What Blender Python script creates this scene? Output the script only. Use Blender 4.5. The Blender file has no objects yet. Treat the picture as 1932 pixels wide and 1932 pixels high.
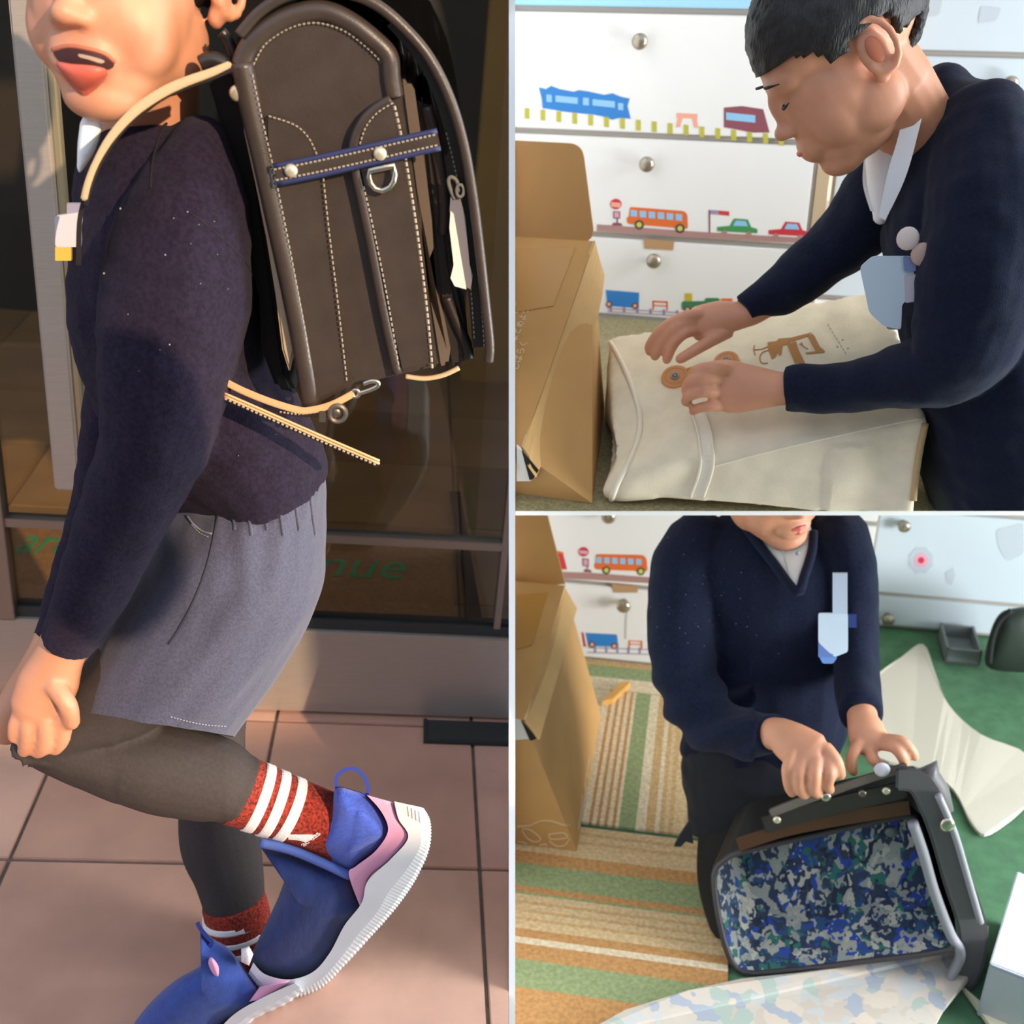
import bpy, bmesh, math, random
from mathutils import Vector as V, Matrix, noise
from math import radians, sin, cos, pi, tan, sqrt

# ------------------------------------------------------------------ camera
H = 1.146            # eye height above the porch
F = 2200.0           # focal length in pixels of the 1932 px frame
PITCH = radians(27)
sc = bpy.context.scene
C0 = V((0, 0, H))
RC = Matrix.Rotation(pi / 2 - PITCH, 3, 'X')
cd = bpy.data.cameras.new('camera')
cam = bpy.data.objects.new('camera', cd)
sc.collection.objects.link(cam)
cam.location = C0
cam.rotation_euler = (pi / 2 - PITCH, 0, 0)
cd.sensor_width = 36
cd.lens = F / 1932 * 36
cd.clip_start = 0.02
cd.dof.use_dof = True; cd.dof.focus_distance = 1.15; cd.dof.aperture_fstop = 8.0
sc.camera = cam
UPC = RC @ V((0, 1, 0))
FWD = RC @ V((0, 0, -1))
sc.view_settings.view_transform = 'Standard'
sc.view_settings.look = 'None'
sc.view_settings.exposure = 0.0
sc.view_settings.gamma = 1.0
sc.view_settings.use_curve_mapping = False

# ------------------------------------------------------------------ sky, sun, added area lamps
w = bpy.data.worlds.new('sky'); sc.world = w; w.use_nodes = True
bg = w.node_tree.nodes['Background']
bg.inputs[0].default_value = (0.62, 0.74, 0.95, 1)
bg.inputs[1].default_value = 1.5

def lamp(name, kind, loc, energy, color, **kw):
    l = bpy.data.lights.new(name, kind); l.energy = energy; l.color = color
    o = bpy.data.objects.new(name, l); sc.collection.objects.link(o); o.location = loc
    for k, v in kw.items(): setattr(l, k, v)
    return o
def aim(o, target):
    o.rotation_euler = (V(target) - o.location).to_track_quat('-Z', 'Y').to_euler()
SUN_AZ, SUN_EL = radians(40), radians(21)      # behind the camera, to the right, low
sun_dir = V((sin(SUN_AZ) * cos(SUN_EL), -cos(SUN_AZ) * cos(SUN_EL), sin(SUN_EL)))
s = lamp('sun', 'SUN', (3, -3, 3), 5.4, (1.0, 0.75, 0.50), angle=radians(0.7)); aim(s, s.location - sun_dir)
# area lamps added inside the play room (one per storey), near its right wall
wl = lamp('added_lamp_upper', 'AREA', (2.12, 1.1, 1.35), 47, (0.90, 0.95, 1.0), shape='RECTANGLE', size=1.0, size_y=1.1)
aim(wl, (0.5, 1.6, 0.75))
wl2 = lamp('added_lamp_lower', 'AREA', (2.12, 0.75, 0.22), 60, (0.93, 0.96, 1.0), shape='RECTANGLE', size=1.0, size_y=0.5)
aim(wl2, (0.6, 1.5, -0.05))

# ------------------------------------------------------------------ materials
def srgb(h):
    if isinstance(h, (tuple, list)): return tuple(h)
    h = h.lstrip('#'); c = [int(h[i:i + 2], 16) / 255 for i in (0, 2, 4)]
    return tuple(x / 12.92 if x <= 0.04045 else ((x + 0.055) / 1.055) ** 2.4 for x in c)
MATS = {}
def mat(name, col, rough=0.6, metal=0.0, var=0.0, vscale=20.0, bump=0.0, bscale=200.0, col2=None, spec=0.5,
        sheen=0.0, sss=0.0, coat=0.0, kind='noise', stretch=(1, 1, 1), alpha=1.0, detail=3.0):
    if name in MATS: return MATS[name]
    m = bpy.data.materials.new(name); m.use_nodes = True; MATS[name] = m
    nt = m.node_tree; N = nt.nodes; L = nt.links
    b = N['Principled BSDF']
    c = srgb(col)
    b.inputs['Base Color'].default_value = (*c, 1)
    b.inputs['Roughness'].default_value = rough
    b.inputs['Metallic'].default_value = metal
    b.inputs['Specular IOR Level'].default_value = spec
    if sheen: b.inputs['Sheen Weight'].default_value = sheen; b.inputs['Sheen Roughness'].default_value = 0.5
    if sss:
        b.inputs['Subsurface Weight'].default_value = sss
        b.inputs['Subsurface Radius'].default_value = (0.012, 0.005, 0.003)
        b.inputs['Subsurface Scale'].default_value = 1.0
    if coat: b.inputs['Coat Weight'].default_value = coat
    if var or bump or col2:
        tc = N.new('ShaderNodeTexCoord'); mp = N.new('ShaderNodeMapping'); mp.inputs['Scale'].default_value = stretch
        L.new(tc.outputs['Object'], mp.inputs['Vector'])
    if var or col2:
        if kind == 'voronoi':
            t = N.new('ShaderNodeTexVoronoi'); t.inputs['Scale'].default_value = vscale; out = t.outputs['Distance']
        else:
            t = N.new('ShaderNodeTexNoise'); t.inputs['Scale'].default_value = vscale; t.inputs['Detail'].default_value = detail; out = t.outputs['Fac']
        L.new(mp.outputs[0], t.inputs['Vector'])
        r = N.new('ShaderNodeValToRGB')
        c2 = srgb(col2) if col2 else tuple(min(1, x * (1 + var)) for x in c)
        c1 = c if col2 else tuple(x * (1 - var) for x in c)
        r.color_ramp.elements[0].position = 0.35; r.color_ramp.elements[0].color = (*c1, 1)
        r.color_ramp.elements[1].position = 0.65; r.color_ramp.elements[1].color = (*c2, 1)
        L.new(out, r.inputs[0]); L.new(r.outputs[0], b.inputs['Base Color'])
    if bump:
        t2 = N.new('ShaderNodeTexNoise'); t2.inputs['Scale'].default_value = bscale; t2.inputs['Detail'].default_value = 2
        L.new(mp.outputs[0], t2.inputs['Vector'])
        bp = N.new('ShaderNodeBump'); bp.inputs['Strength'].default_value = bump; bp.inputs['Distance'].default_value = 0.002
        L.new(t2.outputs['Fac'], bp.inputs['Height']); L.new(bp.outputs[0], b.inputs['Normal'])
    return m

# ------------------------------------------------------------------ stages: three places side by side
ZU, ZD = 0.485, -0.25            # floor levels of the upper and the lower play room
SLAB_T = 0.0095
class Stage:
    """local frame of one place: camera at C0, y = away from the camera, floor level z = floor"""
    def __init__(s, key, yaw, roll, floor):
        s.key = key; s.floor = floor; s.dy = 0.0
        Rl = Matrix.Rotation(radians(yaw), 3, 'Z') @ Matrix.Rotation(pi / 2 - PITCH, 3, 'X') @ Matrix.Rotation(radians(roll), 3, 'Z')
        s.R = RC @ Rl.inverted(); s.Ri = s.R.inverted()
    def w(s, p): return C0 + s.R @ (V(p) - C0)
    def l(s, p): return C0 + s.Ri @ (V(p) - C0)
    def dirv(s, px, py): return s.Ri @ (RC @ V(((px - 966) / F, -(py - 966) / F, -1.0)))
    def at(s, px, py, y=None, z=None):
        d = s.dirv(px, py)
        t = (y + s.dy) / d.y if y is not None else (z - H) / d.z
        return C0 + d * t
    def px(s, p):
        q = RC.inverted() @ (s.w(p) - C0); return (966 + F * q.x / -q.z, 966 - F * q.y / -q.z)
    def mpp(s, p): return -(RC.inverted() @ (s.w(p) - C0)).z / F     # metres per pixel at p
L_ = Stage('L', -6.5, 6.0, 0.0)
U_ = Stage('U', 15.0, 0.0, ZU)
D_ = Stage('D', 10.0, 0.0, ZD)
W_ = Stage('W', 0.0, 0.0, 0.0)
K_ = Stage('D', 10.0, 0.0, ZD); K_.dy = 0.11     # kneeling boy, a little further from the eye

# ------------------------------------------------------------------ mesh builder
class MB:
    def __init__(s): s.v = []; s.f = []; s.m = []
    def add(s, vs, fs, mi=0):
        o = len(s.v); s.v += [V(p) for p in vs]; s.f += [tuple(i + o for i in f) for f in fs]; s.m += [mi] * len(fs); return s
    def box(s, lo, hi, mi=0):
        x0, y0, z0 = lo; x1, y1, z1 = hi
        return s.add([(x0, y0, z0), (x1, y0, z0), (x1, y1, z0), (x0, y1, z0), (x0, y0, z1), (x1, y0, z1), (x1, y1, z1), (x0, y1, z1)],
                     [(0, 3, 2, 1), (4, 5, 6, 7), (0, 1, 5, 4), (1, 2, 6, 5), (2, 3, 7, 6), (3, 0, 4, 7)], mi)
    def hexa(s, p, mi=0):      # 8 corners: bottom ring 0-3, top ring 4-7
        return s.add(p, [(0, 3, 2, 1), (4, 5, 6, 7), (0, 1, 5, 4), (1, 2, 6, 5), (2, 3, 7, 6), (3, 0, 4, 7)], mi)
    def prism(s, poly, off, mi=0):     # polygon extruded by vector off
        n = len(poly); off = V(off)
        vs = [V(p) for p in poly] + [V(p) + off for p in poly]
        return s.add(vs, [tuple(range(n))[::-1], tuple(range(n, 2 * n))] + [(i, (i + 1) % n, n + (i + 1) % n, n + i) for i in range(n)], mi)
    def rings(s, rings, cap=True, mi=0, closed=False):
        n = len(rings[0]); vs = [p for r in rings for p in r]; fs = []
        m = len(rings)
        for k in range(m if closed else m - 1):
            a = k * n; b = ((k + 1) % m) * n
            for i in range(n):
                j = (i + 1) % n; fs.append((a + i, a + j, b + j, b + i))
        if cap and not closed: fs += [tuple(range(n))[::-1], tuple(range((m - 1) * n, m * n))]
        return s.add(vs, fs, mi)
    def tube(s, pts, r, n=8, mi=0, cap=True, closed=False, flat=None):
        pts = [V(p) for p in pts]; m = len(pts)
        if not isinstance(r, (list, tuple)): r = [r] * m
        rings = []; prev = None
        for k, p in enumerate(pts):
            if closed: t = pts[(k + 1) % m] - pts[k - 1]
            else: t = pts[min(k + 1, m - 1)] - pts[max(k - 1, 0)]
            t.normalize()
            if prev is None:
                a = t.cross(V((0, 0, 1)) if abs(t.z) < 0.9 else V((1, 0, 0))).normalized()
            else:
                a = (prev - t * prev.dot(t)).normalized()
            prev = a; b = t.cross(a)
            fb = flat if flat else 1.0
            rings.append([p + a * (r[k] * cos(2 * pi * i / n)) + b * (r[k] * fb * sin(2 * pi * i / n)) for i in range(n)])
        return s.rings(rings, cap, mi, closed)
    def sphere(s, c, r, n=14, m=8, mi=0, R=None):
        c = V(c); r = r if isinstance(r, (tuple, list)) else (r, r, r); R = R or Matrix.Identity(3)
        vs = [c + R @ V((0, 0, -r[2]))]; fs = []
        for k in range(1, m):
            a = -pi / 2 + pi * k / m
            for i in range(n):
                b = 2 * pi * i / n; vs.append(c + R @ V((r[0] * cos(a) * cos(b), r[1] * cos(a) * sin(b), r[2] * sin(a))))
        vs.append(c + R @ V((0, 0, r[2])))
        for i in range(n): fs.append((0, 1 + (i + 1) % n, 1 + i))
        for k in range(m - 2):
            for i in range(n):
                a = 1 + k * n; j = (i + 1) % n; fs.append((a + i, a + j, a + n + j, a + n + i))
        t = len(vs) - 1; a = 1 + (m - 2) * n
        for i in range(n): fs.append((t, a + i, a + (i + 1) % n))
        return s.add(vs, fs, mi)

def catmull(P, sub):
    """P: list of tuples of floats -> smooth list"""
    P = [tuple(p) for p in P]; out = []
    n = len(P)
    for i in range(n - 1):
        p0 = P[max(i - 1, 0)]; p1 = P[i]; p2 = P[i + 1]; p3 = P[min(i + 2, n - 1)]
        for k in range(sub):
            t = k / sub; t2 = t * t; t3 = t2 * t
            out.append(tuple(0.5 * (2 * b + (c - a) * t + (2 * a - 5 * b + 4 * c - d) * t2 + (3 * b - a - 3 * c + d) * t3) for a, b, c, d in zip(p0, p1, p2, p3)))
    out.append(P[-1]); return out
def catloop(P, sub):
    n = len(P); out = []
    for i in range(n):
        p0, p1, p2, p3 = P[i - 1], P[i], P[(i + 1) % n], P[(i + 2) % n]
        for k in range(sub):
            t = k / sub; t2 = t * t; t3 = t2 * t
            out.append(tuple(0.5 * (2 * b + (c - a) * t + (2 * a - 5 * b + 4 * c - d) * t2 + (3 * b - a - 3 * c + d) * t3) for a, b, c, d in zip(p0, p1, p2, p3)))
    return out

def limb(mb, S, pts, n=22, sub=5, cap=True, mi=0, power=2.0, round_ends=(True, True)):
    """pts: (px, py, y, width_px, half_thickness_m); elliptical sections square to the spine"""
    P = catmull(pts, sub)
    cen = [S.at(p[0], p[1], y=p[2]) for p in P]
    rings = []; m = len(P)
    secs = []
    for k in range(m):
        t = (cen[min(k + 1, m - 1)] - cen[max(k - 1, 0)]).normalized()
        vd = (cen[k] - C0).normalized()
        a = t.cross(vd)
        a = a.normalized() if a.length > 1e-4 else V((1, 0, 0))
        b = a.cross(t).normalized()
        secs.append((cen[k], a * (P[k][3] * 0.5 * S.mpp(cen[k])), b * P[k][4], t))
    def ring(c, a, b, k=1.0):
        out = []
        for i in range(n):
            th = 2 * pi * i / n; cx, sx = cos(th), sin(th)
            if power != 2.0:
                cx = math.copysign(abs(cx) ** (2 / power), cx); sx = math.copysign(abs(sx) ** (2 / power), sx)
            out.append(c + a * (k * cx) + b * (k * sx))
        return out
    if round_ends[0]:
        c, a, b, t = secs[0]; r = min(a.length, b.length)
        for ang in (80, 60, 35): rings.append(ring(c - t * (r * sin(radians(ang))), a, b, cos(radians(ang))))
    for c, a, b, t in secs: rings.append(ring(c, a, b))
    if round_ends[1]:
        c, a, b, t = secs[-1]; r = min(a.length, b.length)
        for ang in (35, 60, 80): rings.append(ring(c + t * (r * sin(radians(ang))), a, b, cos(radians(ang))))
    mb.rings(rings, cap, mi)
    return mb

def tempobj(mb):
    me = bpy.data.meshes.new('tmp'); me.from_pydata([tuple(v) for v in mb.v], [], mb.f); me.update()
    o = bpy.data.objects.new('tmp', me); sc.collection.objects.link(o); return o
def remesh(mb, voxel, smooth=4, factor=0.5):
    """voxel union of everything in mb -> MB"""
    o = tempobj(mb)
    m = o.modifiers.new('r', 'REMESH'); m.mode = 'VOXEL'; m.voxel_size = voxel; m.use_smooth_shade = True
    if smooth:
        k = o.modifiers.new('s', 'SMOOTH'); k.iterations = smooth; k.factor = factor
    dg = bpy.context.evaluated_depsgraph_get(); dg.update()
    me = bpy.data.meshes.new_from_object(o.evaluated_get(dg))
    out = MB(); out.v = [v.co.copy() for v in me.vertices]; out.f = [tuple(p.vertices) for p in me.polygons]; out.m = [0] * len(out.f)
    old = o.data; bpy.data.objects.remove(o); bpy.data.meshes.remove(old); bpy.data.meshes.remove(me)
    return out
def vnormals(mb):
    nr = [V((0, 0, 0)) for _ in mb.v]
    for f in mb.f:
        a, b, c = mb.v[f[0]], mb.v[f[1]], mb.v[f[2]]
        n = (b - a).cross(c - a)
        for i in f: nr[i] += n
    return [n.normalized() if n.length > 0 else n for n in nr]
def displace(mb, fn):
    nr = vnormals(mb)
    mb.v = [p + n * fn(p, n) for p, n in zip(mb.v, nr)]
    return mb
def fold_noise(scale, amp, stretch=(1, 1, 1), seed=0):
    sv = V(stretch); of = V((seed * 3.1, seed * 1.7, seed * 5.3))
    return lambda p, n: amp * noise.noise(V((p.x * sv.x, p.y * sv.y, p.z * sv.z)) * scale + of)

def rounded(poly, r, seg=4):
    """round the corners of a 2-D px polygon"""
    out = []; n = len(poly)
    for i in range(n):
        p = V(poly[i][:2]).to_3d(); a = V(poly[i - 1][:2]).to_3d(); b = V(poly[(i + 1) % n][:2]).to_3d()
        da = (a - p); db = (b - p); ra = min(r, da.length * .45); rb = min(r, db.length * .45)
        s0 = p + da.normalized() * ra; s1 = p + db.normalized() * rb
        for k in range(seg + 1):
            t = k / seg; q = s0 * (1 - t) ** 2 + p * (2 * t * (1 - t)) + s1 * t ** 2; out.append((q.x, q.y))
    return out
def pillow(mb, S, outline, y, t, n_r=7, power=2.0, mi=0, center=None, tilt=None):
    """solid with the given px silhouette (star-shaped), bulging to +-t metres in depth"""
    P = [V((p[0], p[1], 0)) for p in outline]
    c = V((center[0], center[1], 0)) if center else sum(P, V((0, 0, 0))) / len(P)
    yf = (lambda q: y) if tilt is None else (lambda q: y + tilt(q.x, q.y))
    rings = []
    for sgn in (-1, 1):
        ks = [sin(pi / 2 * i / n_r) for i in range(n_r + 1)]
        seq = ks[1:] if sgn < 0 else ks[1:-1][::-1]
        for k in seq:
            h = t * (max(0, 1 - k ** power)) ** (1 / power) * sgn
            rings.append([S.at((c + (q - c) * k).x, (c + (q - c) * k).y, y=yf(c + (q - c) * k) + h) for q in P])
    mb.rings(rings, True, mi); return mb

# ------------------------------------------------------------------ objects
def clip_bm(bm, key):
    planes = []
    if key == 'L': planes = [(V((-0.0042, 0, 0)), V((1, 0, 0)))]
    if key == 'U': planes = [(V((0.0042, 0, 0)), V((-1, 0, 0))), (C0 + UPC * 0.0012, -UPC)]
    if key == 'D': planes = [(V((0.0042, 0, 0)), V((-1, 0, 0))), (V((0, 0, ZU - SLAB_T - 0.001)), V((0, 0, 1)))]
    for co, no in planes:
        if any((v.co - co).dot(no) > 1e-6 for v in bm.verts):
            bmesh.ops.bisect_plane(bm, geom=bm.verts[:] + bm.edges[:] + bm.faces[:], plane_co=co, plane_no=no, clear_outer=True)
            be = [e for e in bm.edges if e.is_boundary and all(abs((v.co - co).dot(no)) < 1e-5 for v in e.verts)]
            if be:
                try: bmesh.ops.holes_fill(bm, edges=be, sides=0)
                except Exception: pass
def obj(name, mb, mats, S=W_, parent=None, label=None, cat=None, group=None, kind=None, smooth=False, clip=True, bevel=0, fixn=True, autosmooth=None):
    me = bpy.data.meshes.new(name)
    vs = [S.w(p) for p in mb.v]
    me.from_pydata([tuple(v) for v in vs], [], mb.f); me.update()
    mats = mats if isinstance(mats, (list, tuple)) else [mats]
    for m in mats: me.materials.append(m)
    if len(mats) > 1: me.polygons.foreach_set('material_index', mb.m)
    bm = bmesh.new(); bm.from_mesh(me)
    if fixn: bmesh.ops.recalc_face_normals(bm, faces=bm.faces[:])
    if clip: clip_bm(bm, S.key)
    if not bm.verts: bm.free(); return None
    if bevel: 
        bmesh.ops.bevel(bm, geom=[e for e in bm.edges if len(e.link_faces) == 2 and e.calc_face_angle(0) > 0.5], offset=bevel, segments=2, affect='EDGES', clamp_overlap=True)
    if smooth:
        for f in bm.faces: f.smooth = True
        if autosmooth:
            for e in bm.edges: e.smooth = not (len(e.link_faces) == 2 and e.calc_face_angle(0) > radians(autosmooth))
    bm.to_mesh(me); bm.free(); me.update()
    xs = [v.co for v in me.vertices]
    b = V(((min(p.x for p in xs) + max(p.x for p in xs)) / 2, (min(p.y for p in xs) + max(p.y for p in xs)) / 2, min(p.z for p in xs)))
    me.transform(Matrix.Translation(-b))
    o = bpy.data.objects.new(name, me); sc.collection.objects.link(o); o.location = b
    if parent:
        o.parent = parent; o.matrix_parent_inverse = Matrix.Translation(-wloc(parent))
    tag(o, label, cat, group, kind)
    return o
def wloc(o):
    return o.location.copy()     # all objects carry world-aligned, unscaled transforms
def tag(o, label=None, cat=None, group=None, kind=None):
    if label: o['label'] = label
    if cat: o['category'] = cat
    if group: o['group'] = group
    if kind: o['kind'] = kind
    return o
def thing(name, base, label, cat, group=None, kind=None, S=W_):
    o = bpy.data.objects.new(name, None); sc.collection.objects.link(o)
    o.location = S.w(base); o.empty_display_size = 0.05
    return tag(o, label, cat, group, kind)
def copy_to(src, offset, parent=None):
    c = src.copy(); sc.collection.objects.link(c); c.location = src.location + V(offset)
    if parent: c.parent = parent; c.matrix_parent_inverse = Matrix.Translation(-wloc(parent))
    return c
def decal(name, S, parent, y, items, mats, t=0.0008):
    """flat print on the plane y: items = [(px polygon, material index, layer)]"""
    mb = MB()
    for poly, mi, lay in items:
        mb.prism([S.at(p[0], p[1], y=y - t * lay) for p in poly], (0, -t, 0), mi)
    return obj(name, mb, mats, S, parent)
def disc(cx, cy, rx, ry=None, n=16, rot=0):
    ry = ry or rx
    return [(cx + rx * cos(2 * pi * i / n), cy + ry * sin(2 * pi * i / n)) for i in range(n)]
def quad(x0, y0, x1, y1, sl=0.0):
    return [(x0, y0), (x1, y0 + (x1 - x0) * sl), (x1, y1 + (x1 - x0) * sl), (x0, y1)]

def band(mb, S, pts, y0, y1, th, sub=4, mi=0, taper=None):
    """strip seen edge-on: px path, th px thick, running from depth y0 to y1"""
    P = catmull(pts, sub); rings = []; m = len(P)
    for k in range(m):
        a = P[max(k - 1, 0)]; b = P[min(k + 1, m - 1)]
        d = V((b[0] - a[0], b[1] - a[1], 0)).normalized(); n = V((-d.y, d.x, 0)) * th * .5
        if taper: n *= taper(k / (m - 1))
        p = V((P[k][0], P[k][1], 0)); q0 = p + n; q1 = p - n
        rings.append([S.at(q0.x, q0.y, y=y0), S.at(q0.x, q0.y, y=y1), S.at(q1.x, q1.y, y=y1), S.at(q1.x, q1.y, y=y0)])
    mb.rings(rings, True, mi)
def stitches(name, S, pts, y, parent, m, step=11, frac=.6, r=.00065, sub=12):
    """dashes of thread along a px path (one joined part: single stitches are a few pixels)"""
    P = catmull(pts, sub); mb = MB(); acc = 0; q = [V((p[0], p[1], 0)) for p in P]
    yv = [p[2] if len(p) > 2 else y for p in P]
    tot = [0]
    for a, b in zip(q, q[1:]): tot.append(tot[-1] + (b - a).length)
    def pos(d):
        for k in range(len(q) - 1):
            if tot[k + 1] >= d:
                t = (d - tot[k]) / max(1e-6, tot[k + 1] - tot[k]); p = q[k].lerp(q[k + 1], t); return S.at(p.x, p.y, y=yv[k] + (yv[k + 1] - yv[k]) * t)
        return S.at(q[-1].x, q[-1].y, y=yv[-1])
    d = 0
    while d + step * frac < tot[-1]:
        mb.tube([pos(d), pos(d + step * frac)], r, 5); d += step
    o = obj(name, mb, m, S, parent)
    if o: o['kind'] = 'stuff'
    return o

from mathutils.bvhtree import BVHTree
class Surf:
    """lets prints, seams and trims follow a built surface"""
    def __init__(s, S, mb): s.S = S; s.t = BVHTree.FromPolygons([tuple(v) for v in mb.v], mb.f)
    def hit(s, px, py, lift=0.0, full=False):
        d = s.S.dirv(px, py).normalized(); loc, n, i, dist = s.t.ray_cast(C0, d)
        if loc is None: return None
        if n.dot(d) > 0: n = -n
        q = loc + n * lift
        return (q, n) if full else q
    def path(s, pts, lift, sub=6):
        out = [s.hit(p[0], p[1], lift) for p in catmull([tuple(map(float, q[:2])) for q in pts], sub)]
        return [q for q in out if q]
    def tube(s, name, pts, r, m, parent, lift=0.0, sub=6, flat=None, n=6):
        P = s.path(pts, lift, sub)
        if len(P) < 2: return None
        mb = MB(); mb.tube(P, r, n, flat=flat); return obj(name, mb, m, s.S, parent, smooth=True)
    def patch(s, mb, poly, lift, t=.0008, mi=0, dome=0.0):
        """thin plate over a px polygon that hugs the surface"""
        c = (sum(p[0] for p in poly) / len(poly), sum(p[1] for p in poly) / len(poly))
        P = []
        for i, p in enumerate(poly):
            q = poly[(i + 1) % len(poly)]
            k = max(1, int(math.hypot(q[0] - p[0], q[1] - p[1]) / 8))
            for j in range(k): P.append((p[0] + (q[0] - p[0]) * j / k, p[1] + (q[1] - p[1]) * j / k))
        R = 6 if dome else 3
        ok = True
        rings = []
        for g in range(1, R + 1):
            ring = [s.hit(c[0] + (p[0] - c[0]) * g / R, c[1] + (p[1] - c[1]) * g / R, lift + t + dome * (1 - (g / R) ** 2.5)) for p in P]
            if any(q is None for q in ring): return False
            rings.append(ring)
        low = [s.hit(p[0], p[1], lift - t * 2) for p in P]
        rings = [rings[0]] + rings[1:] + [low]
        mb.rings(rings, True, mi); return True
    def stitch(s, name, pts, lift, m, parent, step=11, frac=.62, r=.0009):
        P = catmull([tuple(map(float, q)) for q in pts], 14); mb = MB(); q = [V((p[0], p[1], 0)) for p in P]; tot = [0]
        for a, b in zip(q, q[1:]): tot.append(tot[-1] + (b - a).length)
        def pos(d):
            for k in range(len(q) - 1):
                if tot[k + 1] >= d:
                    p = q[k].lerp(q[k + 1], (d - tot[k]) / max(1e-6, tot[k + 1] - tot[k])); return s.hit(p.x, p.y, lift)
        d = 0
        while d + step * frac < tot[-1]:
            a, b = pos(d), pos(d + step * frac)
            if a and b: mb.tube([a, b], r, 5)
            d += step
        if not mb.v: return None
        o = obj(name, mb, m, s.S, parent); o['kind'] = 'stuff'; return o

def cutpx(mb, S, p0, p1, y, keep):
    """trim a mesh along a px line (seen edge-on); keep = a px point on the side that stays"""
    a, b, k = S.at(*p0, y=y), S.at(*p1, y=y), S.at(*keep, y=y)
    no = (a - C0).cross(b - C0).normalized()
    if (k - C0).dot(no) > 0: no = -no
    bm = bmesh.new(); vs = [bm.verts.new(v) for v in mb.v]
    for f in mb.f: bm.faces.new([vs[i] for i in f])
    bmesh.ops.bisect_plane(bm, geom=bm.verts[:] + bm.edges[:] + bm.faces[:], plane_co=C0, plane_no=no, clear_outer=True)
    bm.verts.index_update(); out = MB(); out.v = [v.co.copy() for v in bm.verts]; out.f = [tuple(v.index for v in f.verts) for f in bm.faces]; out.m = [0] * len(out.f); bm.free()
    return out
# ================================================================== large structure
white = mat('white_paint', '#fbfbfa', 0.7)
# the two partitions that part the three places: seen edge-on from here
pw = 12.0 * 1.40 / F / 2
mb = MB()
def inplane(depth, py): return C0 + RC @ V((0, -(py - 966) / F * depth, -depth))
a, b = inplane(1.40, -700), inplane(1.40, 3600)
poly = [a, b, V((0, 4.2, b.z)), V((0, 4.2, a.z))]
mb.prism([p + V((-pw, 0, 0)) for p in poly], (2 * pw, 0, 0))
obj('wall_partition', mb, white, clip=False, kind='structure')
yf = (H - ZU + SLAB_T / 2) / tan(PITCH)
mb = MB(); mb.box((0.0044, yf, ZU - SLAB_T), (2.2, 3.2, ZU))
obj('ceiling_lower', mb, white, clip=False, kind='structure')
# shell of the play room: right wall with window openings added for show, ceiling, wall behind the camera
wm = mat('room_wall', '#e9e4da', 0.85)
mb = MB(); X = 2.2
for (y0, y1, z0, z1) in ((-0.4, 3.2, -0.6, -0.06), (-0.4, 3.2, 0.5, 0.78), (-0.4, 3.2, 1.95, 2.3), (1.75, 3.2, -0.06, 1.95), (-0.4, 0.7, -0.06, 1.95)):
    mb.box((X, y0, z0), (X + 0.1, y1, z1))
obj('wall_right', mb, wm, clip=False, kind='structure')
mb = MB(); mb.box((0.004, 0.2, 2.3), (X + .1, 3.3, 2.36)); obj('ceiling_upper', mb, wm, clip=False, kind='structure')
mb = MB(); mb.box((1.36, -0.5, -0.6), (X + .1, -0.4, 2.36)); obj('wall_front', mb, wm, clip=False, kind='structure')
mb = MB(); mb.box((0.004, 3.2, -0.6), (X + .1, 3.3, 2.36)); obj('wall_back', mb, wm, clip=False, kind='structure')
mb = MB(); mb.box((-30, -30, -1.3), (30, 30, -1.2)); obj('ground', mb, mat('ground_gravel', '#8a8378', 0.95, var=.2, vscale=6), clip=False, kind='structure')

# ---------------------------------------------------------------- LEFT: tiled porch and glass door
S = L_
pA = S.at(530, 1330, z=0); pB = S.at(955, 1358, z=0)
DY = (pA.y + pB.y) / 2
print('door plane y', pA, pB, DY)
tile_m = [mat('terracotta_tile_a', '#c99b84', 0.62, var=.10, vscale=9, bump=.15, bscale=90, detail=4),
          mat('terracotta_tile_b', '#c2947e', 0.62, var=.10, vscale=8, bump=.15, bscale=90, detail=4),
          mat('terracotta_tile_c', '#cda18b', 0.62, var=.10, vscale=10, bump=.15, bscale=90, detail=4)]
grout = mat('grout', '#6d6258', 0.9, var=.15, vscale=60)
mb = MB(); mb.box((-2.2, -1.4, -0.05), (0.6, DY + 0.03, -0.004)); 
fl = obj('floor', mb, grout, S, kind='structure')
# grid phase from the photo: a joint through (883,1405)-(905,1640) and a row joint through (905,1640)
g0 = S.at(905, 1640, z=0); g1 = S.at(505, 1365, z=0); g2 = S.at(80, 1590, z=0)
print('grid', g0, g1, g2, S.at(650,1372,z=0))
TS = 0.306
rnd = random.Random(4)
base_tile = {}
for i in range(-6, 2):
    for j in range(-4, 3):
        x0 = g0.x + i * TS + 0.0025; y0 = g0.y + j * TS + 0.0025
        if y0 > DY + 0.01: continue
        mb = MB(); z = rnd.uniform(-0.0006, 0.0006)
        x1 = x0 + TS - .005; y1 = min(y0 + TS - .005, DY + .02)
        mb.box((x0, y0, -0.008), (x1, y1, z))
        obj('tile', mb, rnd.choice(tile_m), S, fl, bevel=0.0012)
print('rows', [g0.y + j * TS for j in range(-4, 4)])

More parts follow.
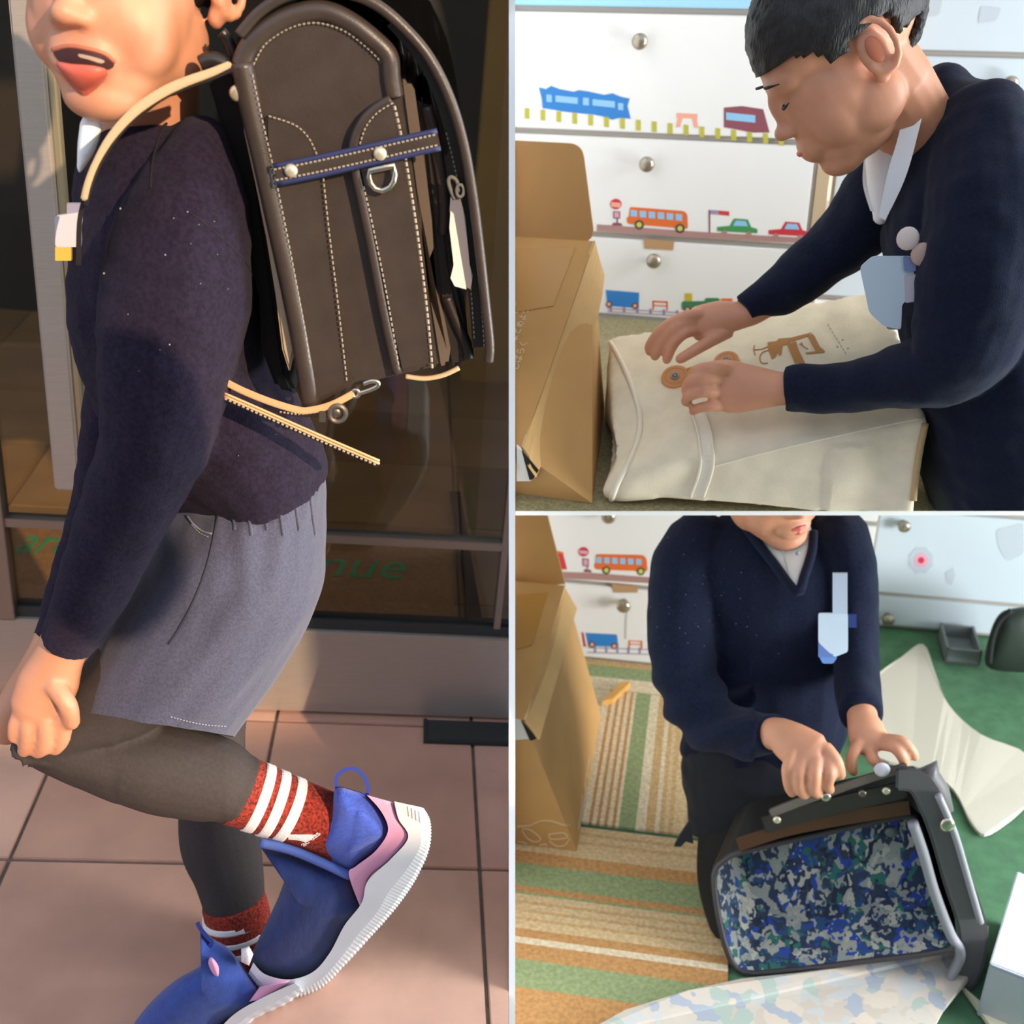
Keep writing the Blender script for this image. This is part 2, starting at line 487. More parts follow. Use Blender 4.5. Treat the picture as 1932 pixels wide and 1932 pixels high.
# interior floor behind the glass
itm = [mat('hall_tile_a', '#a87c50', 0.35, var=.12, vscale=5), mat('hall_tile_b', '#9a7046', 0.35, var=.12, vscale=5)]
far = S.at(60, 592, z=0.0).y
print('hall depth', far)
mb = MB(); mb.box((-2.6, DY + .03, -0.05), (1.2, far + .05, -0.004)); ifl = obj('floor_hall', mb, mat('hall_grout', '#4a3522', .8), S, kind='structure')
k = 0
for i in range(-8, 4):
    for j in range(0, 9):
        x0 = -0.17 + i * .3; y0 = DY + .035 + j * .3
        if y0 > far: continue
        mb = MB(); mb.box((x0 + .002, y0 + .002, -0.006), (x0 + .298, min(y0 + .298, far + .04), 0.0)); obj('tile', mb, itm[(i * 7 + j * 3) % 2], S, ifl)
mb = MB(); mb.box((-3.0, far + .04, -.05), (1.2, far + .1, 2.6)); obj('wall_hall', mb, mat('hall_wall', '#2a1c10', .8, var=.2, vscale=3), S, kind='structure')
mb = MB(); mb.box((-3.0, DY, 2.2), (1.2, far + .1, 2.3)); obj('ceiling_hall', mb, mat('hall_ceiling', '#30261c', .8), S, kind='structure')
p = S.at(905, 620, z=0); mb = MB(); 
mb.hexa([S.at(868, 700, y=DY+.9) + V((0,0,-1.2)), V((1.0, DY + .9, -.05)), V((1.0, DY + 1.0, -.05)), S.at(868, 700, y=DY+.9) + V((0,.1,-1.2)),
         S.at(868, 700, y=DY+.9) + V((0,0,1.4)), V((1.0, DY + .9, 2.3)), V((1.0, DY + 1.0, 2.3)), S.at(868, 700, y=DY+.9) + V((0,.1,1.4))])
mb = MB(); x0 = S.at(880, 600, y=DY + 1.5).x; mb.box((x0, DY + 1.5, 0), (1.0, DY + 1.6, 2.2)); obj('wall_side', mb, mat('ochre_wall', '#a87c38', .7, var=.1, vscale=4), S, kind='structure')

steel = mat('brushed_steel', '#b8aca0', 0.36, metal=.55, var=.05, vscale=30, stretch=(1, 1, 40))
alu = mat('anodised_aluminium', '#a09488', 0.42, metal=.9)
dark_steel = mat('dark_steel', '#454a4a', 0.45, metal=.7)
def frame_bar(px0, py0, px1, py1, halfw, dy0, dy1, vertical=False):
    a = S.at(px0, py0, y=DY); b = S.at(px1, py1, y=DY); mb = MB()
    if vertical:
        x = (a.x + b.x) / 2; mb.box((x - halfw, DY + dy0, min(a.z, b.z)), (x + halfw, DY + dy1, max(a.z, b.z)))
    else:
        z = (a.z + b.z) / 2; mb.box((min(a.x, b.x), DY + dy0, z - halfw), (max(a.x, b.x), DY + dy1, z + halfw))
    return mb
dr = thing('door_1', (-0.5, DY, 0), 'steel framed glass entrance door behind the boy', None, kind='structure', S=S)
zt = S.at(740, 1190, y=DY).z; print('plate top', zt)
mb = MB(); mb.box((-2.6, DY - .012, 0.004), (0.9, DY + .03, zt)); obj('kick_plate', mb, steel, S, dr, bevel=.002)
mb = MB(); mb.box((-2.6, DY - .004, zt), (0.9, DY + .02, zt + .018)); obj('bottom_channel', mb, dark_steel, S, dr)
zb = S.at(760, 1018, y=DY).z
mb = MB(); mb.box((-2.6, DY - .010, zb - .007), (0.9, DY + .012, zb + .007)); obj('glazing_bar', mb, alu, S, dr, bevel=.001)
xm = S.at(945, 1100, y=DY).x; mb = MB(); mb.box((xm - .005, DY - .012, zt + .018), (xm + .005, DY + .012, 2.2)); obj('mullion', mb, alu, S, dr, bevel=.001)
xs = S.at(4, 1000, y=DY).x; mb = MB(); mb.box((xs - .05, DY - .014, zt), (xs + .008, DY + .014, 2.2)); obj('stile', mb, alu, S, dr, bevel=.001)
gm = bpy.data.materials.new('door_glass'); gm.use_nodes = True; MATS['door_glass'] = gm
nt = gm.node_tree; nt.nodes.clear(); out = nt.nodes.new('ShaderNodeOutputMaterial'); mx = nt.nodes.new('ShaderNodeMixShader')
tr = nt.nodes.new('ShaderNodeBsdfTransparent'); tr.inputs[0].default_value = (.86, .88, .84, 1); gl = nt.nodes.new('ShaderNodeBsdfGlossy'); gl.inputs['Roughness'].default_value = .02
fr = nt.nodes.new('ShaderNodeFresnel'); fr.inputs[0].default_value = 1.42
nt.links.new(fr.outputs[0], mx.inputs[0]); nt.links.new(tr.outputs[0], mx.inputs[1]); nt.links.new(gl.outputs[0], mx.inputs[2]); nt.links.new(mx.outputs[0], out.inputs[0])
mb = MB(); mb.box((-2.6, DY + .001, zt + .01), (0.9, DY + .007, 2.2)); obj('glass_pane', mb, gm, S, dr)
# long pull handle: flat bar on two stand-offs
hy = DY - .055
a = S.at(112, 918, y=hy); b = S.at(88, 0, y=hy); x = S.at(104, 500, y=hy).x
hw = 38 * S.mpp(a) / 2
hd = thing('door_handle', (x, hy, a.z), 'tall flat steel pull bar on the glass door', 'door handle', S=S)
hd.parent = dr; hd.matrix_parent_inverse = Matrix.Translation(-wloc(dr))
del hd['category']
mb = MB(); mb.box((x - hw * 1.7, hy - .012, a.z), (x + hw * .8, hy + .012, 2.0)); obj('grip_bar', mb, steel, S, hd, bevel=.003)
mb = MB(); mb.box((x + hw * .8, hy - .006, a.z + .01), (x + hw * 1.5, hy + .01, 2.0)); obj('grip_edge', mb, mat('brass_edge', '#b9ac8c', .4, metal=.8), S, hd, bevel=.002)
for zz in (a.z + .12, 1.6):
    mb = MB(); mb.tube([(x, hy, zz), (x, DY, zz)], .012, 12); obj('stand_off', mb, steel, S, hd, smooth=True, autosmooth=40)
# floor hinge plate and its steel rim
q = [S.at(*p, z=0) for p in ((806, 1338), (1000, 1350), (1000, 1412), (806, 1392))]
x0 = q[0].x; y0 = S.at(900, 1402, z=0).y; 
hp = thing('floor_hinge_plate', (x0, y0, 0), 'dark steel floor hinge cover plate in front of the glass door', 'floor plate', S=S)
mb = MB(); mb.box((x0, y0, -.003), (0.4, DY - .02, .004)); obj('cover_plate', mb, dark_steel, S, hp, bevel=.001)
mb = MB(); mb.box((x0 - .006, y0 - .006, -.003), (0.4, y0, .0055)); mb.box((x0 - .006, y0, -.003), (x0, DY - .02, .0055)); obj('rim', mb, mat('black_rim', '#26292a', .6), S, hp)

# door mat behind the glass with its green letters
mt = thing('door_mat', (S.at(400, 1100, z=0).x, DY + .1, 0), 'brown coir door mat with green letters behind the glass', 'door mat', S=S)
m0 = DY + .04; m1 = S.at(400, 985, z=.008).y; xr = S.at(855, 1100, z=.008).x
mb = MB(); mb.box((-2.0, m0, .001), (xr, m1, .008)); obj('pile', mb, mat('coir', '#a06c3c', .95, var=.12, vscale=90, bump=.6, bscale=400), S, mt)
mb = MB(); a = S.at(858, 930, z=.012); b = S.at(898, 1180, z=.012)
d = (b - a); pr = V((-d.y, d.x, 0)).normalized() * .012
mb.prism([a - pr, a + pr, b + pr, b - pr], (0, 0, .004)); obj('rubber_strip', mb, mat('black_rubber', '#1d1a16', .7), S, mt)
def text_mesh(name, s, size, S, origin, xdir, ydir, m, parent, ext=.0006, shear=0.0, spacing=1.0, font=None):
    cu = bpy.data.curves.new('t', 'FONT'); cu.body = s; cu.size = size; cu.extrude = ext; cu.resolution_u = 3; cu.shear = shear; cu.space_character = spacing
    if font: cu.font = font
    o = bpy.data.objects.new('t', cu); sc.collection.objects.link(o)
    dg = bpy.context.evaluated_depsgraph_get(); dg.update()
    me = bpy.data.meshes.new_from_object(o.evaluated_get(dg)); bpy.data.objects.remove(o)
    X = V(xdir); Y = V(ydir); Z = X.cross(Y).normalized(); mb = MB()
    mb.add([V(origin) + X * v.co.x + Y * v.co.y + Z * v.co.z for v in me.vertices], [tuple(p.vertices) for p in me.polygons])
    bpy.data.meshes.remove(me)
    return obj(name, mb, m, S, parent, fixn=False)
green = mat('green_print', '#2f9a5c', .9)
a = S.at(22, 1042, z=.009); b = S.at(125, 1042, z=.009)
text_mesh('letters', 'are', .105, S, a, (.74, 0, 0), (0, 1.35, 0), green, mt, shear=.25)
a = S.at(590, 1085, z=.009)
text_mesh('letters', 'nue', .105, S, a, (1.1, 0, 0), (0, 1.35, 0), green, mt, shear=.25)
# unseen wall added behind the camera to keep the low sun off the porch
mb = MB(); mb.box((-2.5, -2.3, -1.2), (4.5, -2.15, 1.84)); obj('wall_blocker', mb, mat('blocker_wall_grey', '#9a9288', .9, var=.1, vscale=5), clip=False, kind='structure')

# unseen oval body, cord and beam, added to cast shade across the boy's sleeve
pc = L_.w(L_.at(205, 945, y=.90)) + sun_dir * 1.15
ln = thing('sleeve_blocker', pc, 'added oval sun blocker on a thin cord, out of view', 'sun_blocker')
mb = MB(); mb.sphere(pc, (.074, .074, .145), 20, 12); obj('blocker_body', mb, mat('blocker_grey', '#c8c4ba', .6), W_, ln, smooth=True, clip=False)
mb = MB(); mb.tube([pc + V((0, 0, .14)), V((pc.x, pc.y, 2.5))], .0012, 6); obj('cord', mb, mat('black_iron', '#1b1b1c', .6), W_, ln, smooth=True, clip=False)  # cord of the added oval body
mb = MB(); mb.box((-2.5, pc.y - .03, 2.5), (1.3, pc.y + .03, 2.58)); obj('blocker_beam', mb, mat('beam_paint', '#5b4a3a', .7), W_, clip=False, kind='structure')  # added beam that carries the cord, out of view
# ================================================================== people helpers
skin_sun = mat('skin', '#cd8f6e', 0.5, var=.06, vscale=25, sss=.12, bump=.05, bscale=500)
hair_m = mat('black_hair', '#171412', 0.55, var=.35, vscale=120, bump=.6, bscale=500, stretch=(1, 1, .25))
lip_m = mat('lips', '#c9625a', 0.4, sss=.1)
tongue_m = mat('tongue', '#c9604e', 0.45, sss=.1)
mouth_m = mat('mouth_inside', '#3a1210', .6)
lash_m = mat('lashes', '#1a1210', .6)
eye_m = mat('eye_white', '#e8e2da', .25)
ear_m = mat('ear_blush', '#d98a70', .5, sss=.15)
knit = mat('navy_knit', '#261f2e', 0.95, var=.22, vscale=260, bump=.5, bscale=900, sheen=.03, spec=.1)
lint_m = mat('lint', '#b9b4ae', .9)
shirt_m = mat('white_shirt', '#f3f3f2', .8, bump=.1, bscale=300)

class Head:
    def __init__(s, S, px, py, y, fwd, up, scale=1.0, roll=0):
        """fwd, up: directions (right, down in the picture, away from the camera)"""
        s.S = S
        s.c = S.at(px, py, y=y); 
        vd = (s.c - C0).normalized(); e = .002
        rx = (S.at(px + 10, py, y=y) - s.c); rx = (rx - vd * rx.dot(vd)).normalized()
        dn = (S.at(px, py + 10, y=y) - s.c); dn = (dn - vd * dn.dot(vd)); dn = (dn - rx * dn.dot(rx)).normalized()
        cv = lambda q: (rx * q[0] + dn * q[1] + vd * q[2]).normalized()
        s.f = cv(fwd); u = cv(up); s.u = (u - s.f * u.dot(s.f)).normalized(); s.lft = s.u.cross(s.f).normalized()
        s.k = scale
        s.M = Matrix((s.f, s.lft, s.u)).transposed()
    def p(s, f, l, u): return s.c + (s.f * f + s.lft * l + s.u * u) * s.k
    def blob(s, mb, c, r, n=20, m=14, mi=0): mb.sphere(s.p(*c), tuple(q * s.k for q in r), n, m, mi, s.M)
    def skin(s, mb, ears=True):
        B = [((-.012, 0, .034), (.090, .073, .078)), ((.028, 0, -.03), (.062, .062, .080)), ((.056, 0, -.092), (.028, .032, .020)),
             ((.045, 0, -.078), (.036, .042, .028)), ((.064, 0, .014), (.024, .050, .024)), ((.088, 0, -.012), (.009, .008, .024)),
             ((.097, 0, -.031), (.0105, .0105, .0095)), ((.079, 0, -.062), (.016, .028, .020)), ((.03, 0, .03), (.055, .062, .05))]
        for sg in (1, -1):
            B += [((.008, sg * .043, -.055), (.036, .019, .034)), ((.044, sg * .030, -.045), (.034, .030, .038)), ((.091, sg * .010, -.035), (.008, .007, .0065))]
            if ears: B += [((-.012, sg * .073, -.012), (.016, .007, .026)), ((-.008, sg * .070, -.036), (.009, .006, .010))]
        for c, r in B: s.blob(mb, c, r)
        if ears:
            for sg in (1, -1):
                pts = []
                for i in range(11):
                    a = radians(-150 + i * 27)
                    pts.append(s.p(-.016 + .018 * cos(a) * -1, sg * (.079 + .004 * cos(a)), -.008 + .029 * sin(a)))
                mb.tube(pts, .0042 * s.k, 8)
    def skin_smooth(s, mb, ears=True):
        h = MB(); s.skin(h, False); h = remesh(h, .0022, 11)
        mb.add(h.v, h.f)
        if ears:
            for sg in (1, -1):
                for c, r in (((-.012, sg * .071, -.012), (.016, .007, .026)), ((-.008, sg * .068, -.036), (.009, .006, .010))): s.blob(mb, c, r)
                mb.tube([s.p(-.016 - .018 * cos(radians(-150 + i * 27)), sg * (.077 + .004 * cos(radians(-150 + i * 27))), -.008 + .029 * sin(radians(-150 + i * 27))) for i in range(11)], .0042 * s.k, 8)
    def neck(s, mb, S, q, r=.044): mb.tube([s.p(-.02, 0, -.02), s.p(-.022, 0, -.06), (s.p(-.024, 0, -.09) + q) / 2, q], [r * s.k] * 3 + [r * 1.15 * s.k], 18)
    def hair(s, line, thick=.008, seed=1):
        mb = MB(); mb.sphere(V((0, 0, 0)), 1, 96, 64); keep = MB()
        loc = []
        for v in mb.v:
            q = V((-.012 + v.x * (.090 + thick), v.y * (.073 + thick), .034 + v.z * (.078 + thick)))
            n_ = noise.noise(q * 260 + V((seed, 0, 0))) * .0022 + noise.noise(q * 70) * .002
            q += v.normalized() * n_; loc.append(q)
        fs = []
        for f in mb.f:
            c = sum((loc[i] for i in f), V((0, 0, 0))) / len(f)
            jag = noise.noise(c * 300) * .004
            if c.z > line(c.x, abs(c.y)) + jag: fs.append(f)
        inner = [q - V((q.x + .012, q.y, q.z - .034)).normalized() * .009 for q in loc]
        n = len(loc); keep.v = [s.p(*q) for q in loc] + [s.p(*q) for q in inner]
        cnt = {}
        for f in fs:
            for a, b in zip(f, f[1:] + f[:1]): cnt.setdefault((min(a, b), max(a, b)), []).append((a, b))
        keep.f = list(fs) + [tuple(i + n for i in reversed(f)) for f in fs] + [(v[0][1], v[0][0], v[0][0] + n, v[0][1] + n) for v in cnt.values() if len(v) == 1]
        keep.m = [0] * len(keep.f)
        used = sorted({i for f in keep.f for i in f}); mp = {o: i for i, o in enumerate(used)}
        keep.v = [keep.v[i] for i in used]; keep.f = [tuple(mp[i] for i in f) for f in keep.f]
        return keep
    def eyes(s, parent):
        for sg in (1, -1):
            mb = MB(); pts = [s.p(.0865 - .006 * abs(t) ** 2, sg * (.031 + .014 * t), -.004 + .003 * (1 - t * t) * -1) for t in (-1, -.5, 0, .5, 1)]
            mb.tube(pts, [.0006, .0016, .002, .0016, .0006], 6); obj('lashes', mb, lash_m, s.S, parent, smooth=True)
            mb = MB(); pts = [s.p(.090 - .012 * t * t, sg * (.030 + .016 * t), .018 + .004 * (1 - t * t)) for t in (-1, -.5, 0, .5, 1)]
            mb.tube(pts, [.0006, .002, .0026, .002, .0006], 6, flat=.7); obj('eyebrow', mb, lash_m, s.S, parent, smooth=True)

def finger(mb, S, pts):
    """pts: (px, py, y, radius_m)"""
    P = catmull(pts, 4)
    c = [S.at(p[0], p[1], y=p[2]) for p in P]; r = [p[3] for p in P]
    t = (c[-1] - c[-2]).normalized()
    for a in (35, 62, 82): c.append(c[len(P) - 1] + t * (r[len(P) - 1] * sin(radians(a)))); r.append(r[len(P) - 1] * cos(radians(a)))
    mb.tube(c, r, 12)
def nail(S, parent, px, py, y, r, d, m=None):
    c = S.at(px, py, y=y); vd = (c - C0).normalized()
    mb = MB(); mb.sphere(c - vd * .002, r, 10, 6)
    obj('fingernail', mb, m or mat('nail', '#e3ab98', .3), S, parent, smooth=True)
def lint(S, parent, pts):
    mb = MB()
    for (x, y, d, r) in pts: mb.sphere(S.at(x, y, y=d), r, 6, 4)
    o = obj('lint_specks', mb, lint_m, S, parent); o['kind'] = 'stuff'
# ================================================================== LEFT: boy with the school bag
S = L_
boy = thing('person', S.at(440, 1800, z=0), 'boy in dark sweater and grey shorts raising one knee on the tiled porch', 'person', S=S)
hd = Head(S, 240, -72, 1.0, (-.48, .02, -.87), (.03, -1, -.05), .98)
body = MB(); hd.skin_smooth(body); hd.neck(body, S, S.at(262, 270, y=1.05))
limb(body, S, [(280, 280, 1.05, 120, .04), (310, 400, 1.05, 240, .075), (350, 700, 1.05, 240, .08), (460, 900, 1.05, 220, .08), (440, 1080, 1.04, 240, .075)], sub=3)
limb(body, S, [(350, 380, .965, 90, .03), (310, 740, .94, 110, .032), (200, 1040, .93, 90, .026), (118, 1222, .925, 92, .024), (92, 1285, .92, 112, .021), (72, 1335, .915, 104, .018)], sub=4)
limb(body, S, [(260, 420, 1.13, 80, .03), (200, 900, 1.12, 80, .028), (110, 1180, 1.06, 66, .024), (38, 1318, 1.0, 70, .02), (8, 1375, .985, 74, .016)], sub=4)
limb(body, S, [(430, 1080, .99, 190, .055), (300, 1250, .97, 90, .028), (110, 1390, .955, 95, .042), (240, 1430, .955, 110, .04), (400, 1465, .955, 110, .04), (520, 1515, .955, 90, .032)], sub=4)
limb(body, S, [(440, 1080, 1.1, 140, .05), (405, 1340, 1.12, 100, .045), (415, 1580, 1.08, 110, .04), (445, 1720, 1.04, 90, .03)], sub=4)
finger(body, S, [(112, 1320, .912, .0085), (120, 1362, .905, .0085), (116, 1395, .905, .008), (104, 1412, .91, .0072)])
finger(body, S, [(84, 1335, .910, .0088), (88, 1372, .902, .0086), (84, 1405, .902, .008), (72, 1418, .908, .0072)])
finger(body, S, [(58, 1340, .910, .0084), (54, 1376, .903, .0082), (52, 1402, .904, .0076), (46, 1416, .91, .007)])
finger(body, S, [(42, 1336, .914, .0076), (30, 1366, .908, .0074), (28, 1390, .909, .0068)])
finger(body, S, [(100, 1290, .905, .0095), (128, 1330, .895, .009), (135, 1362, .90, .008)])
body = remesh(body, .0024, 4)
obj('body', body, skin_sun, S, boy, smooth=True)
hr = hd.hair(lambda f, l: .062 if f > .045 else (.062 - (.045 - f) * 2.2 if f > .0 else (-.035 if f > -.03 and 0 else -.03)), .008)
obj('hair', hr, hair_m, S, boy, smooth=True)
hd.eyes(boy)
fs = Surf(S, body)
def facepatch(name, poly, lift, dome, m):
    mb = MB()
    if fs.patch(mb, catloop(poly, 3), lift, .0004, 0, dome): obj(name, mb, m, S, boy, smooth=True, autosmooth=60)
facepatch('mouth', [(102, 97), (128, 92), (160, 96), (195, 106), (214, 119), (206, 130), (180, 130), (145, 128), (118, 120)], .0004, .0, mouth_m)
facepatch('tongue', [(108, 117), (135, 120), (165, 122), (190, 126), (202, 134), (194, 152), (176, 172), (160, 180), (142, 168), (122, 142)], .0008, .0035, tongue_m)
facepatch('front_teeth', [(150, 102), (172, 106), (196, 114), (190, 119), (168, 112), (152, 108)], .0008, .0, mat('teeth', '#b49a88', .35))
fs.tube('upper_lip', [(100, 94), (128, 87), (160, 91), (196, 101), (216, 117)], .0018, mat('upper_lip', '#b86a4e', .5, sss=.1), boy, .0)
# white collar
mb = MB()
limb(mb, S, [(172, 236, .955, 40, .012), (164, 275, .955, 34, .012), (152, 315, .96, 12, .01)], sub=3)
obj('shirt_collar', remesh(mb, .003, 2), shirt_m, S, boy, smooth=True)
# sweater
mb = MB()
limb(mb, S, [(322, 172, 1.07, 110, .05), (300, 205, 1.065, 150, .058), (282, 262, 1.06, 205, .072), (288, 330, 1.05, 300, .098), (312, 450, 1.05, 352, .108), (318, 600, 1.05, 356, .108), (345, 720, 1.05, 330, .108), (420, 825, 1.05, 325, .108), (470, 885, 1.05, 285, .108), (478, 902, 1.05, 268, .106)], round_ends=(True, False))
limb(mb, S, [(372, 320, 1.0, 150, .06), (352, 420, .965, 235, .066), (330, 560, .94, 272, .066), (314, 690, .93, 252, .064), (302, 790, .927, 218, .06), (288, 850, .927, 196, .057), (250, 940, .925, 172, .05), (212, 1030, .925, 150, .043), (172, 1120, .924, 132, .038), (128, 1208, .922, 112, .033)], round_ends=(True, False))
limb(mb, S, [(250, 420, 1.15, 120, .045), (215, 800, 1.13, 120, .042), (170, 1020, 1.1, 100, .036), (100, 1210, 1.05, 86, .03)], round_ends=(True, False))
sw = remesh(mb, .003, 6)
n1 = fold_noise(14, .006, (1, 1, .5), 1); n2 = fold_noise(38, .002, (1, 1, 1.6), 2)
displace(sw, lambda p, n: n1(p, n) + n2(p, n))
sws = Surf(S, sw)
so = obj('sweater', sw, knit, S, boy, smooth=True)
seam_m = mat('knit_seam', '#16121b', .95)
sws.tube('shoulder_seam', [(322, 220), (300, 260), (288, 310), (284, 355)], .0012, seam_m, so)
sws.tube('sleeve_seam', [(350, 395), (395, 430), (440, 470), (470, 505), (478, 540)], .0007, seam_m, so)
mb = MB()
for (x, y, r) in [(228, 394, .0013), (354, 400, .0009), (328, 412, .0007), (375, 424, .0006), (312, 481, .0009), (197, 516, .0013), (404, 418, .0006), (242, 593, .0006), (320, 650, .0009), (378, 535, .0006), (430, 545, .0005), (302, 660, .0005), (410, 480, .0005), (262, 700, .0005), (450, 860, .0006), (520, 820, .0006), (360, 460, .0005)]:
    q = sws.hit(x, y, .0003)
    if q: mb.sphere(q, r * .62, 6, 4)
o_ = obj('lint_specks', mb, lint_m, S, so); o_['kind'] = 'stuff'
# raised seams on the shoulder and sleeve (thin ridges)
def ridge(name, pts, y, r, m, parent, S=S):
    P = catmull([(a, b, c) for (a, b, c) in pts], 6); mb = MB(); mb.tube([S.at(a, b, y=c) for a, b, c in P], r, 6); return obj(name, mb, m, S, parent, smooth=True)
# shorts
mb = MB()
limb(mb, S, [(482, 868, 1.05, 232, .10), (486, 920, 1.05, 262, .108), (468, 1000, 1.04, 308, .112), (440, 1090, 1.02, 330, .11), (390, 1180, 1.0, 335, .10), (340, 1265, .98, 318, .092), (300, 1335, .965, 300, .082), (270, 1390, .962, 290, .078)], round_ends=(True, False))
limb(mb, S, [(480, 950, 1.1, 200, .09), (455, 1100, 1.11, 200, .08), (420, 1250, 1.12, 150, .07)], round_ends=(True, False))
sh = cutpx(remesh(mb, .003, 5), S, (265, 1361), (428, 1388), .96, (400, 1100))
wr = lambda p, n: .004 * noise.noise(V((p.x * 60, p.y * 8, p.z * 9))) * max(0, min(1, (p.z - .52) / .08)) + .004 * noise.noise(V(((p.x + p.z) * 9, p.y * 6, (p.x - p.z) * 26)))
displace(sh, wr)
shs = Surf(S, sh)
sho = obj('shorts', sh, mat('grey_shorts', '#4b4b5c', .9, var=.16, vscale=420, bump=.3, bscale=900, sheen=.2, spec=.2), S, boy, smooth=True)
thread = mat('dark_thread', '#2b2a33', .8); thread_l = mat('grey_thread', '#8f8d96', .8)
shs.tube('side_seam', [(412, 922), (412, 960), (404, 1010), (388, 1075), (362, 1140), (335, 1190), (318, 1215)], .0011, thread, sho, .0002)
shs.tube('pocket_edge', [(354, 974), (366, 990), (382, 1002), (400, 1007)], .0010, thread_l, sho, .0004)
shs.stitch('pocket_stitching', [(362, 990), (378, 1006), (396, 1014)], .0006, thread_l, sho, 6, .6, .0006)
shs.stitch('hem_stitching', [(322, 1352), (360, 1362), (395, 1368), (428, 1370)], .0004, thread_l, sho, 6, .6, .0005)
for k in range(6):
    x = 430 + k * 30; shs.tube('waist_gather', [(x, 912 - k * 4), (x + 6, 950), (x + 14, 1000 + 10 * (k % 2))], [.0022] * 1 and .0016, MATS['grey_shorts'], sho, .0003)
# leggings
leg_m = mat('charcoal_leggings', '#3f3836', .85, var=.08, vscale=300, bump=.15, bscale=700, spec=.25)
mb = MB()
limb(mb, S, [(400, 1150, .99, 200, .06), (250, 1290, .965, 190, .056), (120, 1385, .955, 105, .05), (84, 1400, .955, 92, .05), (130, 1415, .955, 118, .052), (200, 1430, .955, 142, .053), (300, 1446, .955, 176, .054), (400, 1470, .955, 162, .05), (440, 1486, .955, 138, .045), (458, 1494, .955, 132, .043)], round_ends=(True, False))
lg = remesh(mb, .003, 4)
displace(lg, lambda p, n: .0025 * noise.noise(V((p.x * 30, p.y * 10, p.z * 30))) * (1 if S.px(p)[0] < 220 or S.px(p)[0] > 420 else .2))
obj('legging', lg, leg_m, S, boy, smooth=True)
mb = MB(); limb(mb, S, [(440, 1150, 1.1, 150, .055), (405, 1330, 1.12, 126, .05), (402, 1450, 1.1, 124, .05), (415, 1580, 1.075, 150, .05), (432, 1650, 1.055, 130, .042), (443, 1708, 1.04, 114, .037)], round_ends=(True, False))
obj('legging', remesh(mb, .003, 4), leg_m, S, boy, smooth=True)
# socks with three white stripes
sock_m = mat('rust_sock', '#8c2c1c', .95, var=.6, vscale=330, bump=.6, bscale=700)
stripe_m = mat('white_stripe', '#efe6e2', .95, bump=.5, bscale=500)
def sock(path, stripes):
    mb = MB(); limb(mb, S, path, sub=6, round_ends=(False, False)); sock.s = Surf(S, mb); k = obj('sock', mb, sock_m, S, boy, smooth=True)
    for a, b in stripes:
        mb = MB(); limb(mb, S, [a, b], sub=3, round_ends=(False, False)); obj('stripe', mb, stripe_m, S, k, smooth=True)
sock([(446, 1490, .955, 134, .044), (487, 1505, .955, 128, .041), (540, 1525, .955, 122, .04), (612, 1553, .955, 118, .038), (650, 1575, .955, 110, .034)],
     [((478, 1502, .955, 133, .0425), (496, 1508, .955, 131, .0425)), ((506, 1513, .955, 130, .042), (524, 1519, .955, 128, .042)), ((533, 1523, .955, 127, .0415), (551, 1530, .955, 126, .041))])
mb = MB(); sock.s.patch(mb, [(543, 1574), (596, 1574), (588, 1582), (578, 1587), (560, 1583), (545, 1582)], .0006)
if mb.v: obj('logo_bars', mb, stripe_m, S, boy)
q0, nn = sock.s.hit(574, 1596, .0008, True); q1 = sock.s.hit(596, 1580, .0008)
if q0 and q1: X_ = (q1 - q0).normalized(); text_mesh('logo_lettering', 'adidas', .011, S, q0, X_, nn.cross(X_), stripe_m, boy, ext=.0003)
sock([(440, 1698, 1.04, 118, .038), (448, 1730, 1.035, 122, .038), (452, 1780, 1.03, 120, .038), (440, 1840, 1.02, 120, .036)],
     [((444, 1722, 1.037, 124, .0395), (446, 1733, 1.035, 125, .0395)), ((448, 1743, 1.034, 125, .0395), (450, 1752, 1.033, 125, .0395)), ((451, 1763, 1.032, 124, .0395), (452, 1773, 1.031, 124, .0395))])
# ---------------------------------------------------------------- shoes
blue_up = mat('royal_blue_knit', '#3a54b4', .8, var=.14, vscale=160, bump=.6, bscale=260, stretch=(1, 1, 3), sheen=.2)
navy_up = mat('navy_jersey', '#223268', .85, var=.16, vscale=120, bump=.3, bscale=400, stretch=(1, 1, .3), sheen=.2)
pinkm = mat('pink_suede', '#dd9fbe', .85, bump=.1, bscale=600)
sole_m = mat('white_rubber', '#dcdcdc', .5, var=.04, vscale=20)
def ribbon(mb, S, inner, outer, y, t, sub=6, ridge=0, mi=0):
    A = catmull(inner, sub); B = catmull(outer, sub); rings = []
    for k, (p, q) in enumerate(zip(A, B)):
        p = V((p[0], p[1], 0)); q = V((q[0], q[1], 0)); d = q - p
        if ridge: q = q + d.normalized() * (ridge if k % 2 else 0)
        prof = [(0, -1), (.6, -1), (.88, -.95), (1, -.8), (1, .8), (.88, .95), (.6, 1), (0, 1)]
        rings.append([S.at((p + (q - p) * u).x, (p + (q - p) * u).y, y=y + t * v) for u, v in prof])
    mb.rings(rings, True, mi)
shoe = thing('shoe', S.at(520, 1850, z=0), 'blue slip-on sneaker with lifted heel and pink heel panel', 'shoe', 'sneakers on the feet of the boy on the porch', S=S)
y0 = .955
mb = MB(); o = [(490, 1596), (545, 1608), (600, 1628), (657, 1650), (672, 1690), (684, 1715), (655, 1745), (624, 1800), (592, 1840), (545, 1852), (500, 1845), (472, 1815), (484, 1780), (508, 1730), (530, 1680), (546, 1622), (520, 1610)]
pillow(mb, S, catloop(o, 4), y0, .046, power=2.6, center=(585, 1735)); obj('forefoot', mb, navy_up, S, shoe, smooth=True)
